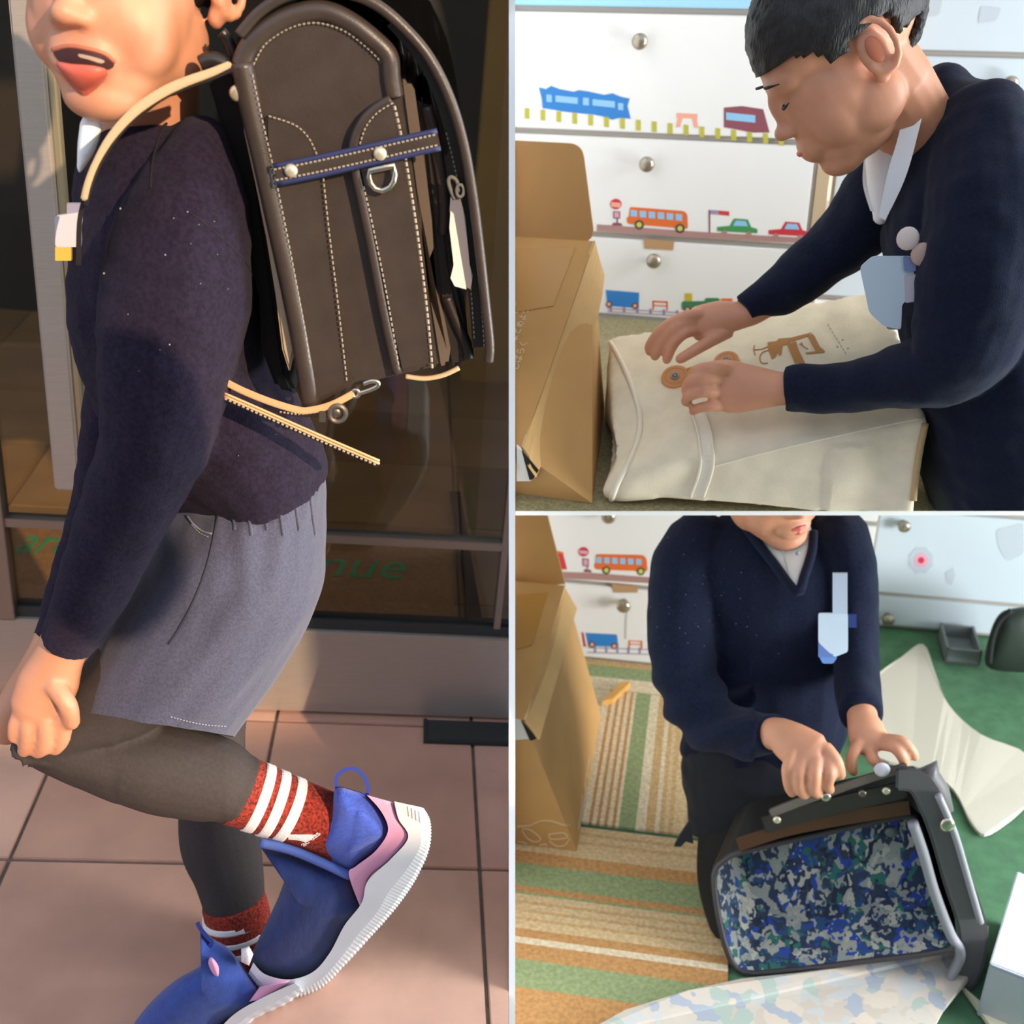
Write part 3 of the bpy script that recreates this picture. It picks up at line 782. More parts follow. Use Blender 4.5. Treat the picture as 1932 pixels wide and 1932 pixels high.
mb = MB(); o = [(633, 1487), (665, 1490), (694, 1502), (718, 1530), (735, 1560), (733, 1582), (712, 1604), (684, 1625), (658, 1648), (625, 1632), (598, 1606), (612, 1570), (626, 1535)]
pillow(mb, S, catloop(o, 4), y0, .044, power=3); ht = obj('heel_cup', mb, blue_up, S, shoe, smooth=True)
mb = MB(); o = [(672, 1528), (700, 1540), (718, 1562), (720, 1578), (700, 1592), (655, 1612), (658, 1580)]
pillow(mb, S, catloop(o, 4), y0 - .0365, .010, power=3); obj('padded_patch', mb, blue_up, S, ht, smooth=True)
mb = MB(); mb.tube([S.at(a, b, y=y0 + .0 ) for a, b in catmull([(490, 1592), (545, 1600), (600, 1622), (655, 1648)], 5)], .004, 8); 
mb.tube([S.at(a, b, y=y0 - .036) for a, b in catmull([(492, 1590), (545, 1602), (600, 1624), (660, 1652)], 5)], .005, 8); obj('collar_binding', mb, mat('blue_binding', '#5468ac', .8, bump=.3, bscale=600), S, shoe, smooth=True)
mb = MB(); pts = catmull([(637, 1492), (634, 1470), (645, 1455), (668, 1450), (686, 1464), (694, 1484), (692, 1502)], 5)
band(mb, S, [(637, 1492), (634, 1470), (645, 1455), (668, 1450), (686, 1464), (694, 1484), (692, 1502)], y0 - .014, y0 + .012, 7); obj('pull_loop', mb, mat('blue_webbing', '#2c3f94', .8), S, shoe)
mb = MB(); ribbon(mb, S, [(692, 1500), (720, 1532), (732, 1568), (708, 1606), (672, 1634), (658, 1650), (680, 1712)], [(742, 1514), (752, 1548), (770, 1580), (736, 1622), (700, 1652), (690, 1680), (684, 1716)], y0, .0425); obj('heel_panel', mb, pinkm, S, shoe, smooth=True, autosmooth=60)
mb = MB(); ribbon(mb, S, [(744, 1512), (752, 1545), (770, 1580), (738, 1620), (694, 1662), (682, 1704), (650, 1746), (622, 1798), (590, 1834), (545, 1848), (500, 1838), (478, 1816)],
                  [(798, 1524), (811, 1552), (809, 1600), (788, 1650), (762, 1692), (730, 1732), (694, 1772), (650, 1820), (606, 1862), (550, 1882), (500, 1872), (468, 1838)], y0, .047, sub=16, ridge=2.2); obj('sole', mb, sole_m, S, shoe)
mb = MB()
for i in range(4): mb.tube([S.at(770 + 7 * i, 1522 + 3 * i, y=y0 - .0475), S.at(772 + 7 * i, 1540 + 4 * i, y=y0 - .0475)], .0008, 5)
obj('embossed_mark', mb, mat('rubber_shadow', '#b9b9bd', .6), S, shoe)
shoe2 = thing('shoe', S.at(400, 1900, z=0), 'blue slip-on sneaker standing flat under the straight leg', 'shoe', 'sneakers on the feet of the boy on the porch', S=S)
print('floor y', S.at(500,1875,z=0).y, S.at(420,1935,z=0).y, S.at(560,1868,z=0).y, S.at(250,1985,z=0).y)
y1 = S.at(480, 1925, z=0).y - .004
mb = MB(); o = [(378, 1748), (400, 1770), (432, 1790), (470, 1840), (496, 1884), (470, 1905), (420, 1930), (370, 1985), (225, 1985), (250, 1935), (285, 1890), (330, 1850), (372, 1826), (396, 1806), (388, 1780)]
pillow(mb, S, catloop(o, 4), y1, .046, power=2.6, center=(380, 1900)); obj('upper', mb, mat('blue_upper', '#2b4590', .85, var=.12, vscale=90, bump=.3, bscale=400, sheen=.2), S, shoe2, smooth=True)
mb = MB(); ribbon(mb, S, [(556, 1855), (500, 1880), (440, 1915), (395, 1965), (372, 2000)], [(572, 1868), (540, 1893), (480, 1922), (425, 1972), (400, 2010)], y1, .047, ridge=3); obj('sole', mb, sole_m, S, shoe2)
mb = MB(); o = [(398, 1805), (412, 1822), (412, 1842), (402, 1838), (393, 1818)]; pillow(mb, S, catloop(o, 3), y1 - .040, .008); obj('pink_patch', mb, pinkm, S, shoe2, smooth=True)
mb = MB(); ribbon(mb, S, [(490, 1862), (470, 1890)], [(548, 1850), (500, 1884)], y1, .043); obj('heel_panel', mb, pinkm, S, shoe2, smooth=True)
mb = MB(); pts = catmull([(372, 1740), (378, 1752), (392, 1770), (400, 1778), (392, 1790)], 4)
band(mb, S, [(372, 1740), (378, 1752), (392, 1770), (400, 1778), (392, 1790)], y1 - .03, y1 - .01, 8); obj('pull_loop', mb, mat('blue_webbing', '#2c3f94', .8), S, shoe2)
mb = MB(); o = [(455, 1790), (470, 1785), (478, 1800), (470, 1822), (455, 1815)]; pillow(mb, S, o, y1 - .03, .012); obj('tongue_tab', mb, mat('white_stripe', '#efe6e2'), S, shoe2, smooth=True)
# name badge pinned on the chest
nb = thing('name_badge', S.at(125, 470, y=.99), 'small white and yellow name badge on the chest of the porch boy', 'badge', S=S)
mb = MB(); mb.prism([S.at(*p, y=.985) for p in rounded([(103, 408), (156, 400), (158, 466), (104, 466)], 6)], (0, .004, 0)); obj('card', mb, mat('badge_white', '#cfc9cf', .5), S, nb)
mb = MB(); mb.prism([S.at(*p, y=.985) for p in quad(104, 466, 134, 492)], (0, .004, 0)); obj('yellow_tab', mb, mat('badge_yellow', '#d2b24a', .5), S, nb)
mb = MB(); mb.prism([S.at(*p, y=.986) for p in quad(126, 384, 154, 404)], (0, .004, 0)); obj('clip', mb, mat('badge_clip', '#9a94a6', .5), S, nb)
# ================================================================== LEFT: leather school backpack
S = L_
lea = mat('black_leather', '#3d332d', .36, var=.10, vscale=60, bump=.12, bscale=900, spec=.5)
lea_d = mat('black_leather_dark', '#241c18', .45, bump=.1, bscale=700)
cream = mat('cream_leather', '#cdb08a', .6, bump=.08, bscale=500)
thr = mat('white_thread', '#a09482', .8)
navy_edge = mat('navy_edge', '#232a55', .6)
nickel = mat('brushed_nickel', '#c9c0ae', .28, metal=1.0)
rivet_m = mat('rivet', '#d9cdb0', .35, metal=.6)
bag = thing('school_backpack', S.at(690, 730, y=1.03), 'stiff dark brown leather school backpack with white stitching on the back of the boy', 'backpack', S=S)
yb, ye = .925, 1.165
OUT = [(447, 112), (462, 82), (490, 52), (530, 26), (575, 12), (620, 12), (668, 32), (712, 66), (742, 100), (748, 140), (764, 225), (780, 330), (796, 450), (810, 570), (822, 660), (826, 692), (752, 708), (660, 730), (590, 766), (566, 660), (542, 540), (515, 420), (490, 310), (466, 205)]
mb = MB(); mb.prism([S.at(a, b, y=yb + .010) for a, b in OUT], (0, ye - yb - .012, 0)); obj('main_compartment', mb, lea_d, S, bag, bevel=.003)
# recessed upper field and the raised pocket pieces of the side
mb = MB(); mb.prism([S.at(a, b, y=yb + .006) for a, b in OUT], (0, .006, 0)); sp = obj('side_panel', mb, lea, S, bag, bevel=.0015)
def rim(pts, y, r, name='piping', m=lea, sub=6, parent=bag, flat=None):
    mb = MB(); mb.tube([S.at(a, b, y=y) for a, b in catmull(pts, sub)], r, 10, flat=flat); return obj(name, mb, m, S, parent, smooth=True)
rim([(455, 125), (470, 88), (497, 60), (535, 36), (578, 22), (618, 22), (662, 42), (704, 74), (733, 105), (738, 145), (744, 182)], yb + .006, .0075)
rim([(457, 118), (474, 205), (498, 310), (522, 420), (548, 540), (570, 655), (588, 762)], yb + .004, .0085, 'back_post')
left_patch = [(500, 218), (528, 222), (556, 233), (580, 254), (597, 285), (606, 330), (616, 430), (632, 560), (656, 728), (592, 760), (572, 655), (550, 540), (524, 420), (503, 310)]
mb = MB(); mb.prism([S.at(a, b, y=yb - .001) for a, b in left_patch], (0, .008, 0)); obj('side_pleat', mb, lea, S, bag, bevel=.002, smooth=True, autosmooth=50)
right_patch = [(742, 184), (712, 202), (688, 226), (672, 258), (667, 300), (684, 380), (703, 470), (728, 600), (752, 706), (824, 690), (818, 640), (806, 560), (792, 450), (774, 330), (758, 240)]
mb = MB(); mb.prism([S.at(a, b, y=yb - .004) for a, b in right_patch], (0, .011, 0)); obj('side_pleat', mb, lea, S, bag, bevel=.004, smooth=True, autosmooth=50)
rim([(738, 188), (708, 206), (685, 230), (670, 262), (667, 300), (682, 372), (700, 460), (726, 596), (750, 704)], yb - .001, .0042, 'pleat_roll')
stitches('stitching', S, [(507, 219), (556, 236), (582, 260), (598, 292)], yb - .0022, bag, thr, 9)
stitches('stitching', S, [(610, 336), (620, 430), (636, 560), (655, 724)], yb - .0022, bag, thr, 10.5)
stitches('stitching', S, [(742, 194), (712, 213), (690, 240), (679, 272)], yb - .0055, bag, thr, 9)
stitches('stitching', S, [(686, 352), (706, 440), (732, 570), (752, 690)], yb - .0058, bag, thr, 10.5)
stitches('stitching', S, [(744, 200), (758, 262), (776, 365), (792, 475), (806, 590), (816, 700)], yb - .0055, bag, thr, 12, .66, .0011)
stitches('stitching', S, [(476, 140), (492, 215), (514, 310), (537, 420), (560, 540), (578, 640), (592, 745)], yb - .0022, bag, thr, 11, .6)
stitches('stitching', S, [(478, 122), (500, 84), (540, 56), (580, 44), (615, 46), (655, 62), (694, 92), (722, 120)], yb + .0035, bag, thr, 9)
# gusset, front pocket and the long cover flap
mb = MB(); mb.prism([S.at(a, b, y=yb + .018) for a, b in [(752, 150), (772, 152), (782, 170), (800, 300), (815, 420), (818, 470), (806, 500), (804, 520), (822, 548), (838, 600), (850, 660), (846, 690), (826, 694), (806, 570), (780, 360)]], (0, .20, 0)); obj('gusset', mb, mat('satin_leather_lit', '#66584c', .3, bump=.1, bscale=700), S, bag, bevel=.003, smooth=True, autosmooth=40)  # satin gusset leather, base colour lightened to paint in its highlight
mb = MB(); mb.prism([S.at(a, b, y=yb + .03) for a, b in [(786, 180), (805, 190), (822, 260), (838, 380), (852, 500), (868, 580), (884, 640), (886, 672), (872, 690), (846, 694), (830, 600), (800, 300)]], (0, .18, 0)); obj('front_pocket', mb, lea_d, S, bag, bevel=.005, smooth=True, autosmooth=40)
rim([(806, 200), (822, 270), (838, 380), (836, 440)], yb + .03, .005, 'pocket_piping'); rim([(842, 560), (862, 610), (880, 650), (884, 675)], yb + .03, .005, 'pocket_piping', lea_d)
FL = [(452, 66), (490, 22), (540, -8), (600, -20), (660, -12), (715, 12), (768, 58), (812, 112), (848, 184), (874, 270), (892, 370), (906, 480), (917, 580), (924, 650), (922, 682)]
mb = MB(); band(mb, S, FL, yb + .002, ye + .004, 11, 6); cf = obj('cover_flap', mb, lea_d, S, bag, bevel=.001, smooth=True, autosmooth=40)
rim(FL, yb + .002, .0042, 'flap_edge', lea)
FI = [(740, 40), (790, 98), (828, 170), (856, 262), (874, 370), (888, 480), (899, 580), (904, 655)]
mb = MB(); band(mb, S, FI, yb + .014, yb + .018, 26, 6); obj('flap_border', mb, lea_d, S, cf)
stitches('stitching', S, [(838, 170), (866, 262), (884, 370), (898, 480), (909, 580), (914, 655)], yb + .0125, bag, mat('grey_thread2', '#8d8376', .8), 9, .6, .0008)
stitches('stitching', S, [(842, 250), (861, 330), (876, 430), (888, 540), (895, 640)], yb + .0125, bag, mat('grey_thread2', '#8d8376', .8), 9, .6, .0006)
# cross band with navy edges, rivets and hanging ring
st = [(519, 330), (600, 314), (700, 292), (760, 278), (828, 263)]
tt = thing('side_strap', S.at(519, 330, y=yb - .01), None, None, S=S); tt.parent = bag; tt.matrix_parent_inverse = Matrix.Translation(-wloc(bag))
mb = MB(); band(mb, S, st, yb - .0115, yb - .0085, 27, 6); obj('strap_leather', mb, lea, S, tt, bevel=.0006)
for d in (-16, 16):
    mb = MB(); mb.tube([S.at(a + d * .2, b + d, y=yb - .0105) for a, b in catmull(st, 4)], .0022, 8); obj('strap_edge', mb, navy_edge, S, tt, smooth=True)
for d in (-10, 10): stitches('stitching', S, [(a + d * .2, b + d) for a, b in st], yb - .0122, tt, thr, 8.5, .6, .0008)
for (a, b) in ((549, 322), (717, 290)):
    mb = MB(); mb.sphere(S.at(a, b, y=yb - .013), (.0052, .0032, .0052), 14, 8); obj('rivet', mb, rivet_m, S, tt, smooth=True)
mb = MB(); mb.tube([S.at(a, b, y=yb - .012) for a, b in [(697, 322), (744, 312)] + [(745, 328), (743, 342), (735, 354), (722, 360), (708, 356), (699, 346), (696, 334)]], .0024, 10, closed=True); obj('ring', mb, nickel, S, bag, smooth=True)
# back pad, strap hardware and shoulder straps
mb = MB(); mb.prism([S.at(a, b, y=yb + .008) for a, b in [(456, 190), (474, 250), (496, 350), (516, 440), (536, 540), (556, 660), (546, 705), (532, 660), (520, 560), (502, 450), (482, 350), (460, 250)]], (0, .21, 0)); obj('back_pad', mb, mat('tan_pad', '#b49a7c', .7, bump=.1, bscale=400), S, bag, bevel=.002, smooth=True, autosmooth=40)
mb = MB(); mb.prism([S.at(a, b, y=yb + .05) for a, b in [(390, 150), (440, 120), (470, 230), (500, 420), (540, 700), (560, 745), (520, 735), (492, 660), (488, 560), (440, 400), (420, 250)]], (0, .14, 0)); obj('back_cushion', mb, mat('black_mesh', '#0d0c0c', .9), S, bag, bevel=.004)
SS = [(436, 120), (400, 136), (345, 156), (300, 178), (252, 212), (210, 258), (182, 305), (166, 345), (158, 378)]
mb = MB(); band(mb, S, SS, .868, .91, 15, 5, taper=lambda t: .8 + .5 * sin(pi * min(1, t * 1.3)) if t < .75 else .85); obj('shoulder_strap', mb, cream, S, bag, bevel=.001, smooth=True, autosmooth=40)
mb = MB(); band(mb, S, [(a + 4, b + 9) for a, b in SS], .872, .906, 9, 5); obj('strap_lining', mb, lea_d, S, bag)
mb = MB(); band(mb, S, [(160, 372), (150, 420), (148, 500)], .90, .93, 10, 4); obj('lower_strap', mb, lea_d, S, bag)
mb = MB(); mb.sphere(S.at(448, 176, y=yb + .004), (.0062, .0045, .0062), 14, 8); obj('stud', mb, rivet_m, S, bag, smooth=True)
mb = MB(); mb.tube([S.at(a, b, y=yb + .03) for a, b in catmull([(418, 60), (430, 74), (440, 100), (444, 124), (432, 134), (420, 116)], 4)], .004, 8); mb.tube([S.at(a, b, y=yb + .02) for a, b in catmull([(380, 120), (400, 112), (428, 122), (440, 132)], 4)], .006, 8); obj('strap_hinge', mb, mat('gunmetal', '#4b4642', .35, metal=.8), S, bag, smooth=True)
# reflective tab on a cord beside the flap
rt = thing('reflective_tab', S.at(870, 548, y=yb + .01), 'silver and grey reflective tab hanging inside the bag flap', 'reflector', S=S)
mb = MB(); mb.prism([S.at(a, b, y=yb + .006) for a, b in [(850, 398), (856, 404), (868, 475), (880, 546), (858, 540), (850, 525), (856, 500), (848, 430)]], (0, .002, 0)); obj('silver_half', mb, mat('silver_film', '#e6dfd2', .35), S, rt)
mb = MB(); mb.prism([S.at(a, b, y=yb + .007) for a, b in [(850, 372), (868, 372), (878, 410), (886, 500), (892, 520), (888, 546), (876, 540), (856, 420), (848, 400)]], (0, .002, 0)); obj('grey_half', mb, mat('grey_film', '#6f6c70', .4), S, rt)
mb = MB(); mb.tube([S.at(a, b, y=yb + .007) for a, b in catmull([(858, 376), (850, 358), (846, 340), (852, 334), (862, 342), (866, 362)], 4)], .0016, 7); mb.tube([S.at(a, b, y=yb + .004) for a, b in disc(868, 360, 7, 12, 10)], .0014, 6, closed=True); obj('cord_loop', mb, mat('grey_cord', '#6c675f', .7), S, rt, smooth=True)
# straps and hardware under the bag
yl = .918
mb = MB(); band(mb, S, [(424, 720), (460, 738), (510, 758), (560, 773), (585, 774), (625, 764), (668, 742)], yl, yl + .02, 13, 5); obj('waist_strap', mb, mat('natural_leather', '#d9a878', .55), S, bag, bevel=.0008)
mb = MB(); band(mb, S, [(422, 748), (500, 782), (600, 826), (716, 876)], yl - .004, yl + .02, 14, 5); ls = obj('long_strap', mb, lea_d, S, bag, bevel=.001)
for d in (-6.5, -1): 
    mb = MB(); mb.tube([S.at(a, b + d, y=yl - .0045) for a, b in catmull([(422, 748), (500, 782), (600, 826), (716, 876)], 5)], .0011, 6); obj('strap_edge', mb, mat('natural_leather', '#d9a878', .55), S, ls, smooth=True)
stitches('stitching', S, [(424, 752), (500, 786), (600, 830), (714, 879)], yl - .005, bag, thr, 9, .55, .001)
mb = MB(); band(mb, S, [(424, 740), (480, 765), (540, 781), (600, 784)], yl + .002, yl + .02, 6, 5); obj('thin_strap', mb, lea_d, S, bag)
stitches('stitching', S, [(528, 777), (560, 781), (596, 778)], yl + .001, bag, thr, 7, .55, .0009)
mb = MB(); mb.tube([S.at(a, b, y=yl + .002) for a, b in disc(671, 742, 7, 7, 14)], .0016, 8, closed=True); mb.tube([S.at(a, b, y=yl + .002) for a, b in catmull([(676, 742), (696, 736), (712, 728), (712, 720), (700, 719), (686, 724)], 4)], .0022, 8); obj('snap_hook', mb, nickel, S, bag, smooth=True)
mb = MB(); mb.tube([S.at(a, b, y=yl) for a, b in disc(637, 780, 15, 15, 20)], .0022, 8, closed=True); mb.sphere(S.at(634, 779, y=yl + .002), (.005, .0025, .005), 14, 8); mb.box(*[tuple(q) for q in (S.at(602, 796, y=yl), S.at(614, 776, y=yl) + V((0, .006, 0)))]); obj('buckle', mb, mat('pewter', '#7c7268', .35, metal=.8), S, bag, smooth=True, autosmooth=40)
rim([(765, 710), (800, 714), (835, 708), (866, 694)], yb + .03, .0022, 'bottom_binding', cream)
# ================================================================== UPPER RIGHT: boy closing a canvas bag beside the drawers
S = U_
YU = S.at(1200, 600, z=ZU).y
print('U drawers y', YU)
def zpx(S, px, py, y): return S.at(px, py, y=y).z
front_m = mat('white_lacquer', '#e9e6e2', .45, var=.015, vscale=3)
front_b = mat('sky_blue_print', '#9fd0ec', .5)
gap_m = mat('grey_edge_band', '#a59d94', .5)
knob_m = mat('nickel_knob', '#a79c8c', .3, metal=.8)
side_m = mat('beech_side', '#c2a98a', .6)
def chest(S, name, label, X0, X1, Y, zs, fronts, depth=.38):
    t = thing(name, ((X0 + X1) / 2, Y, S.floor), label, 'chest of drawers', S=S)
    mb = MB(); mb.box((X0, Y - .009, zs[0] - .004), (X1, Y + depth, zs[-1] + .004)); obj('carcass', mb, gap_m, S, t)
    ds = []
    for k, (a, b) in enumerate(zip(zs, zs[1:])):
        mb = MB(); mb.box((X0 + .006, Y - .016, a + .005), (X1 - .006, Y - .0085, b - .005)); d = obj('drawer', mb, fronts[k], S, t, bevel=.0015); ds.append(d)
    return t, ds
def knob(S, px, py, Y, parent, r=.013):
    c = S.at(px, py, y=Y - .016); mb = MB()
    rings = []
    for yy, rr in ((0, .006), (-.010, .0055), (-.014, .009), (-.018, r), (-.024, r), (-.028, r * .6)):
        rings.append([c + V((rr * cos(2 * pi * i / 16), yy, rr * sin(2 * pi * i / 16))) for i in range(16)])
    mb.rings(rings); return obj('knob', mb, knob_m, S, parent, smooth=True)
zs = [ZU + .004, zpx(S, 1180, 442, YU), zpx(S, 1180, 252, YU), zpx(S, 1180, 18, YU), zpx(S, 1180, -180, YU)]
XL = S.at(940, 300, y=YU).x - .25; XR = S.at(1532, 400, y=YU).x
ch, dr_ = chest(S, 'chest_of_drawers', 'white chest of drawers printed with buses and trains behind the canvas bag', XL, XR, YU, zs, [front_m, front_m, front_m, front_b])
YF = YU - .0162
P = {k: mat('print_' + k, c, .6) for k, c in dict(blue='#2d7cc4', lblue='#8fbfe0', orange='#dd6a2a', yellow='#c4c95e', ygreen='#b9b23c', pink='#eda58c', maroon='#8a4a55', mauve='#a9817a', red='#c62f3c', green='#3d8f4d', purple='#9c8aa8', dark='#4a3a34', bred='#c83a3a', gold='#c9b02c', teal='#3a7a52', grey='#b4bcc4', lpink='#d9a0b4').items()}
pl = list(P); pi_ = {k: i for i, k in enumerate(pl)}; pm = [P[k] for k in pl]
def pr(name, S, parent, Y, items):
    """printed picture: items (polygon, colour, layer)"""
    used = []; its = []
    for poly, c, l in items:
        if c not in used: used.append(c)
        its.append((poly, used.index(c), l))
    return decal(name, S, parent, Y, its, [P[c] for c in used], .0004)
knob(S, 1211, 76, YU, dr_[2]); knob(S, 1224, 306, YU, dr_[1]); knob(S, 1237, 487, YU, dr_[0])
# upper drawer: blue tram, fence, bench, maroon coach
tram = [(1017, 165), (1030, 168), (1040, 162), (1056, 168), (1082, 173), (1092, 170), (1108, 172), (1140, 179), (1156, 176), (1170, 182), (1188, 186), (1184, 200), (1190, 224), (1170, 222), (1155, 226), (1140, 220), (1120, 216), (1096, 214), (1078, 212), (1060, 210), (1045, 207), (1024, 204), (1022, 185)]
it = [(tram, 'blue', 0)]
for x, y, w_, h_ in ((1031, 178, 10, 14), (1048, 180, 42, 12), (1100, 184, 11, 14), (1118, 187, 42, 12), (1166, 194, 10, 13)): it.append((quad(x, y, x + w_, y + h_, .1), 'lblue', 1))
pr('tram_print', S, dr_[2], YF, it)
pr('fence_print', S, dr_[2], YF, [(quad(x, 203 + (x - 985) * .105, x + 9, 203 + (x - 985) * .105 + 20, .1), 'ygreen', 0) for x in range(990, 1480, 30)])
pr('bench_print', S, dr_[2], YF, [([(1277, 213), (1316, 215), (1316, 224), (1277, 222)], 'pink', 0), ([(1279, 222), (1288, 223), (1283, 240), (1275, 240)], 'pink', 0), ([(1306, 223), (1315, 224), (1318, 241), (1310, 241)], 'pink', 0)])
pr('coach_print', S, dr_[2], YF, [([(1366, 203), (1400, 200), (1440, 206), (1452, 250), (1420, 250), (1366, 240)], 'maroon', 0), (quad(1370, 212, 1425, 226, .1), 'lblue', 1)])
# middle drawer: bus stop, orange bus, lamp post, cars, road
pr('road_print', S, dr_[1], YF, [([(1126, 423), (1300, 436), (1450, 445), (1526, 449), (1526, 459), (1450, 456), (1300, 448), (1126, 436)], 'mauve', 0)])
pr('bus_stop_print', S, dr_[1], YF, [(disc(1162, 385, 11, 10), 'red', 0), (quad(1153, 381, 1171, 390, .1), 'pink', 1), (quad(1157, 398, 1170, 412, .05), 'maroon', 0), (quad(1159, 400, 1168, 410, .05), 'lpink', 1), (quad(1163, 412, 1166, 422), 'maroon', 0), ([(1157, 420), (1172, 421), (1175, 426), (1154, 425)], 'maroon', 0)])
it = [(rounded([(1188, 390), (1290, 398), (1297, 404), (1298, 432), (1183, 422), (1182, 410), (1187, 409)], 5), 'orange', 0)]
for k in range(6): it.append((quad(1190 + k * 17, 396 + k * 1.5, 1202 + k * 17, 408 + k * 1.5, .08), 'lblue', 1))
it += [(disc(1206, 424, 9), 'dark', 1), (disc(1206, 424, 5), 'yellow', 2), (disc(1283, 431, 9), 'dark', 1), (disc(1283, 431, 5), 'yellow', 2)]
pr('bus_print', S, dr_[1], YF, it)
pr('signal_print', S, dr_[1], YF, [(quad(1337, 396, 1340, 440), 'maroon', 0), (quad(1338, 396, 1356, 404, .05), 'purple', 0), (quad(1356, 397, 1376, 405, .1), 'bred', 0)])
def car(x, y, c, nm): pr(nm, S, dr_[1], YF, [([(x, y + 16), (x + 24, y + 14), (x + 32, y), (x + 58, y + 2), (x + 64, y + 16), (x + 76, y + 20), (x + 76, y + 28), (x, y + 24)], c, 0), ([(x + 30, y + 14), (x + 35, y + 4), (x + 54, y + 5), (x + 58, y + 15)], 'lblue', 1), (disc(x + 14, y + 27, 5), 'mauve', 1), (disc(x + 60, y + 30, 5), 'mauve', 1)])
car(1353, 412, 'green', 'car_print'); car(1450, 418, 'red', 'car_print')
# lowest drawer: truck, bench, locomotive, fence, strip of packing tape
pr('truck_print', S, dr_[0], YF, [([(1143, 547), (1206, 552), (1205, 581), (1146, 577)], 'blue', 0), (disc(1149, 574, 6), 'dark', 1), (disc(1149, 574, 3.5), 'pink', 2), (disc(1198, 577, 6), 'dark', 1), (disc(1198, 577, 3.5), 'pink', 2)])
pr('bench_print', S, dr_[0], YF, [(quad(1231, 567, 1260, 570, .05), 'orange', 0), (quad(1231, 575, 1260, 577, .05), 'orange', 0), (quad(1231, 567, 1234, 584), 'orange', 0), (quad(1257, 568, 1260, 586), 'orange', 0)])
pr('locomotive_print', S, dr_[0], YF, [(rounded([(1286, 568), (1330, 568), (1330, 562), (1358, 562), (1356, 586), (1286, 585)], 5), 'teal', 0), (quad(1292, 553, 1306, 568), 'gold', 0), (disc(1297, 584, 6), 'dark', 1), (disc(1297, 584, 3.5), 'pink', 2), (quad(1360, 563, 1382, 574), 'orange', 0)])
pr('fence_print', S, dr_[0], YF, [(quad(x, 578 + (x - 1150) * .06, x + 5, 588 + (x - 1150) * .06), 'purple', 0) for x in range(1150, 1300, 25)] + [([(1146, 581), (1300, 590), (1300, 591.5), (1146, 582.5)], 'purple', 1), ([(1146, 587), (1300, 596), (1300, 597.5), (1146, 588.5)], 'purple', 1)])
mb = MB(); mb.prism([S.at(a, b, y=YF - .0005) for a, b in [(1214, 450), (1272, 455), (1270, 472), (1216, 469)]], (0, -.0006, 0)); obj('packing_tape', mb, mat('tape_brown', '#b58f66', .4), S, dr_[0])
# beech side strip and second cabinet further back
mb = MB(); mb.box((XR + .001, YU - .012, ZU), (XR + .022, YU + .38, zs[-1])); obj('side_board', mb, side_m, S, ch)
Y2 = YU + .22
X2 = S.at(1575, 300, y=Y2).x
zs2 = [ZU + .006, zpx(S, 1800, 330, Y2), zpx(S, 1800, 100, Y2), zpx(S, 1800, -130, Y2)]
cool = mat('pale_blue_lacquer', '#c3cdd4', .45, var=.02, vscale=4)
c2, d2 = chest(S, 'chest_of_drawers', 'pale chest of drawers with faint grey sketches behind the stooping boy', X2, X2 + .75, Y2, zs2, [cool, cool, cool])
Y2F = Y2 - .0162
knob(S, 1905, 155, Y2, d2[1])
pr('sketch_print', S, d2[2], Y2F, [(rounded([(1728, -10), (1780, -10), (1772, 30), (1738, 32)], 8), 'grey', 0)])
pr('sketch_print', S, d2[2], Y2F, [(rounded([(1850, 10), (1890, 14), (1880, 40), (1845, 44)], 8), 'grey', 0)])
# rug strip in front of the drawers
rug_u = mat('woven_olive', '#8a7f5c', .95, var=.25, vscale=220, bump=.6, bscale=400)
mb = MB(); mb.box((XL, .9, ZU + .0005), (XR + .9, YU - .02, ZU + .0035)); obj('rug', mb, rug_u, S, None, 'olive woven rug under the canvas bag and the cardboard box', 'rug')
# ---------------------------------------------------------------- carton with raised back flap
kraft = mat('kraft_board', '#b98c52', .65, var=.05, vscale=14, bump=.05, bscale=150)
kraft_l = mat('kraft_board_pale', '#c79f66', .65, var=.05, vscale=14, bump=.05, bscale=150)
kraft_t = mat('clear_tape', '#b0803f', .25)
kraft_e = mat('board_edge', '#e0c493', .8)
ink = mat('white_ink', '#e7cfa8', .7)
yb_, yf_ = 1.60, 1.295
TB = S.at(1121, 455, y=yb_); TF = S.at(985, 845, y=yf_)
rdir = V((-1, .03, 0)) * .42
TBL, TFL = TB + rdir, TF + rdir
FB = S.at(1148, 640, y=yb_); 
bx = thing('cardboard_box', V(((TB.x + TFL.x) / 2, 1.45, ZU)), 'brown cardboard box with raised lid flap standing beside the canvas bag', 'box', S=S)
bot = lambda p: V((p.x, p.y, ZU + .004))
mb = MB(); off = V((.012, 0, 0))
cF = V((S.at(1116, 985, y=yf_).x, TF.y, ZU + .004)); cB = V((S.at(1143, 740, y=yb_).x, TB.y, ZU + .004))
mb.hexa([bot(TFL), cF, cB, bot(TBL), TFL - V((0, 0, .006)), TF - V((.002, 0, .006)), TB - V((.002, 0, .006)), TBL - V((0, 0, .006))]); wsu = Surf(S, mb); obj('walls', mb, kraft, S, bx)
mb = MB(); mb.hexa([TFL - V((0, 0, .004)), TF - V((0, 0, .004)), TB - V((0, 0, .004)), TBL - V((0, 0, .004)), TFL, TF, TB, TBL]); lid = obj('lid', mb, kraft, S, bx)
ls_ = Surf(S, mb)
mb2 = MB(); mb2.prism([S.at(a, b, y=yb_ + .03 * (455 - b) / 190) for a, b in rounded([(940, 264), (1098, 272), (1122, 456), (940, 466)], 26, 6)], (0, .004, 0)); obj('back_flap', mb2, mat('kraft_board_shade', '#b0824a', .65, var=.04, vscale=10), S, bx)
fl_pts = [(1121, 455), (1141, 520), (1132, 600), (1082, 720), (1020, 888), (1005, 882), (985, 846)]
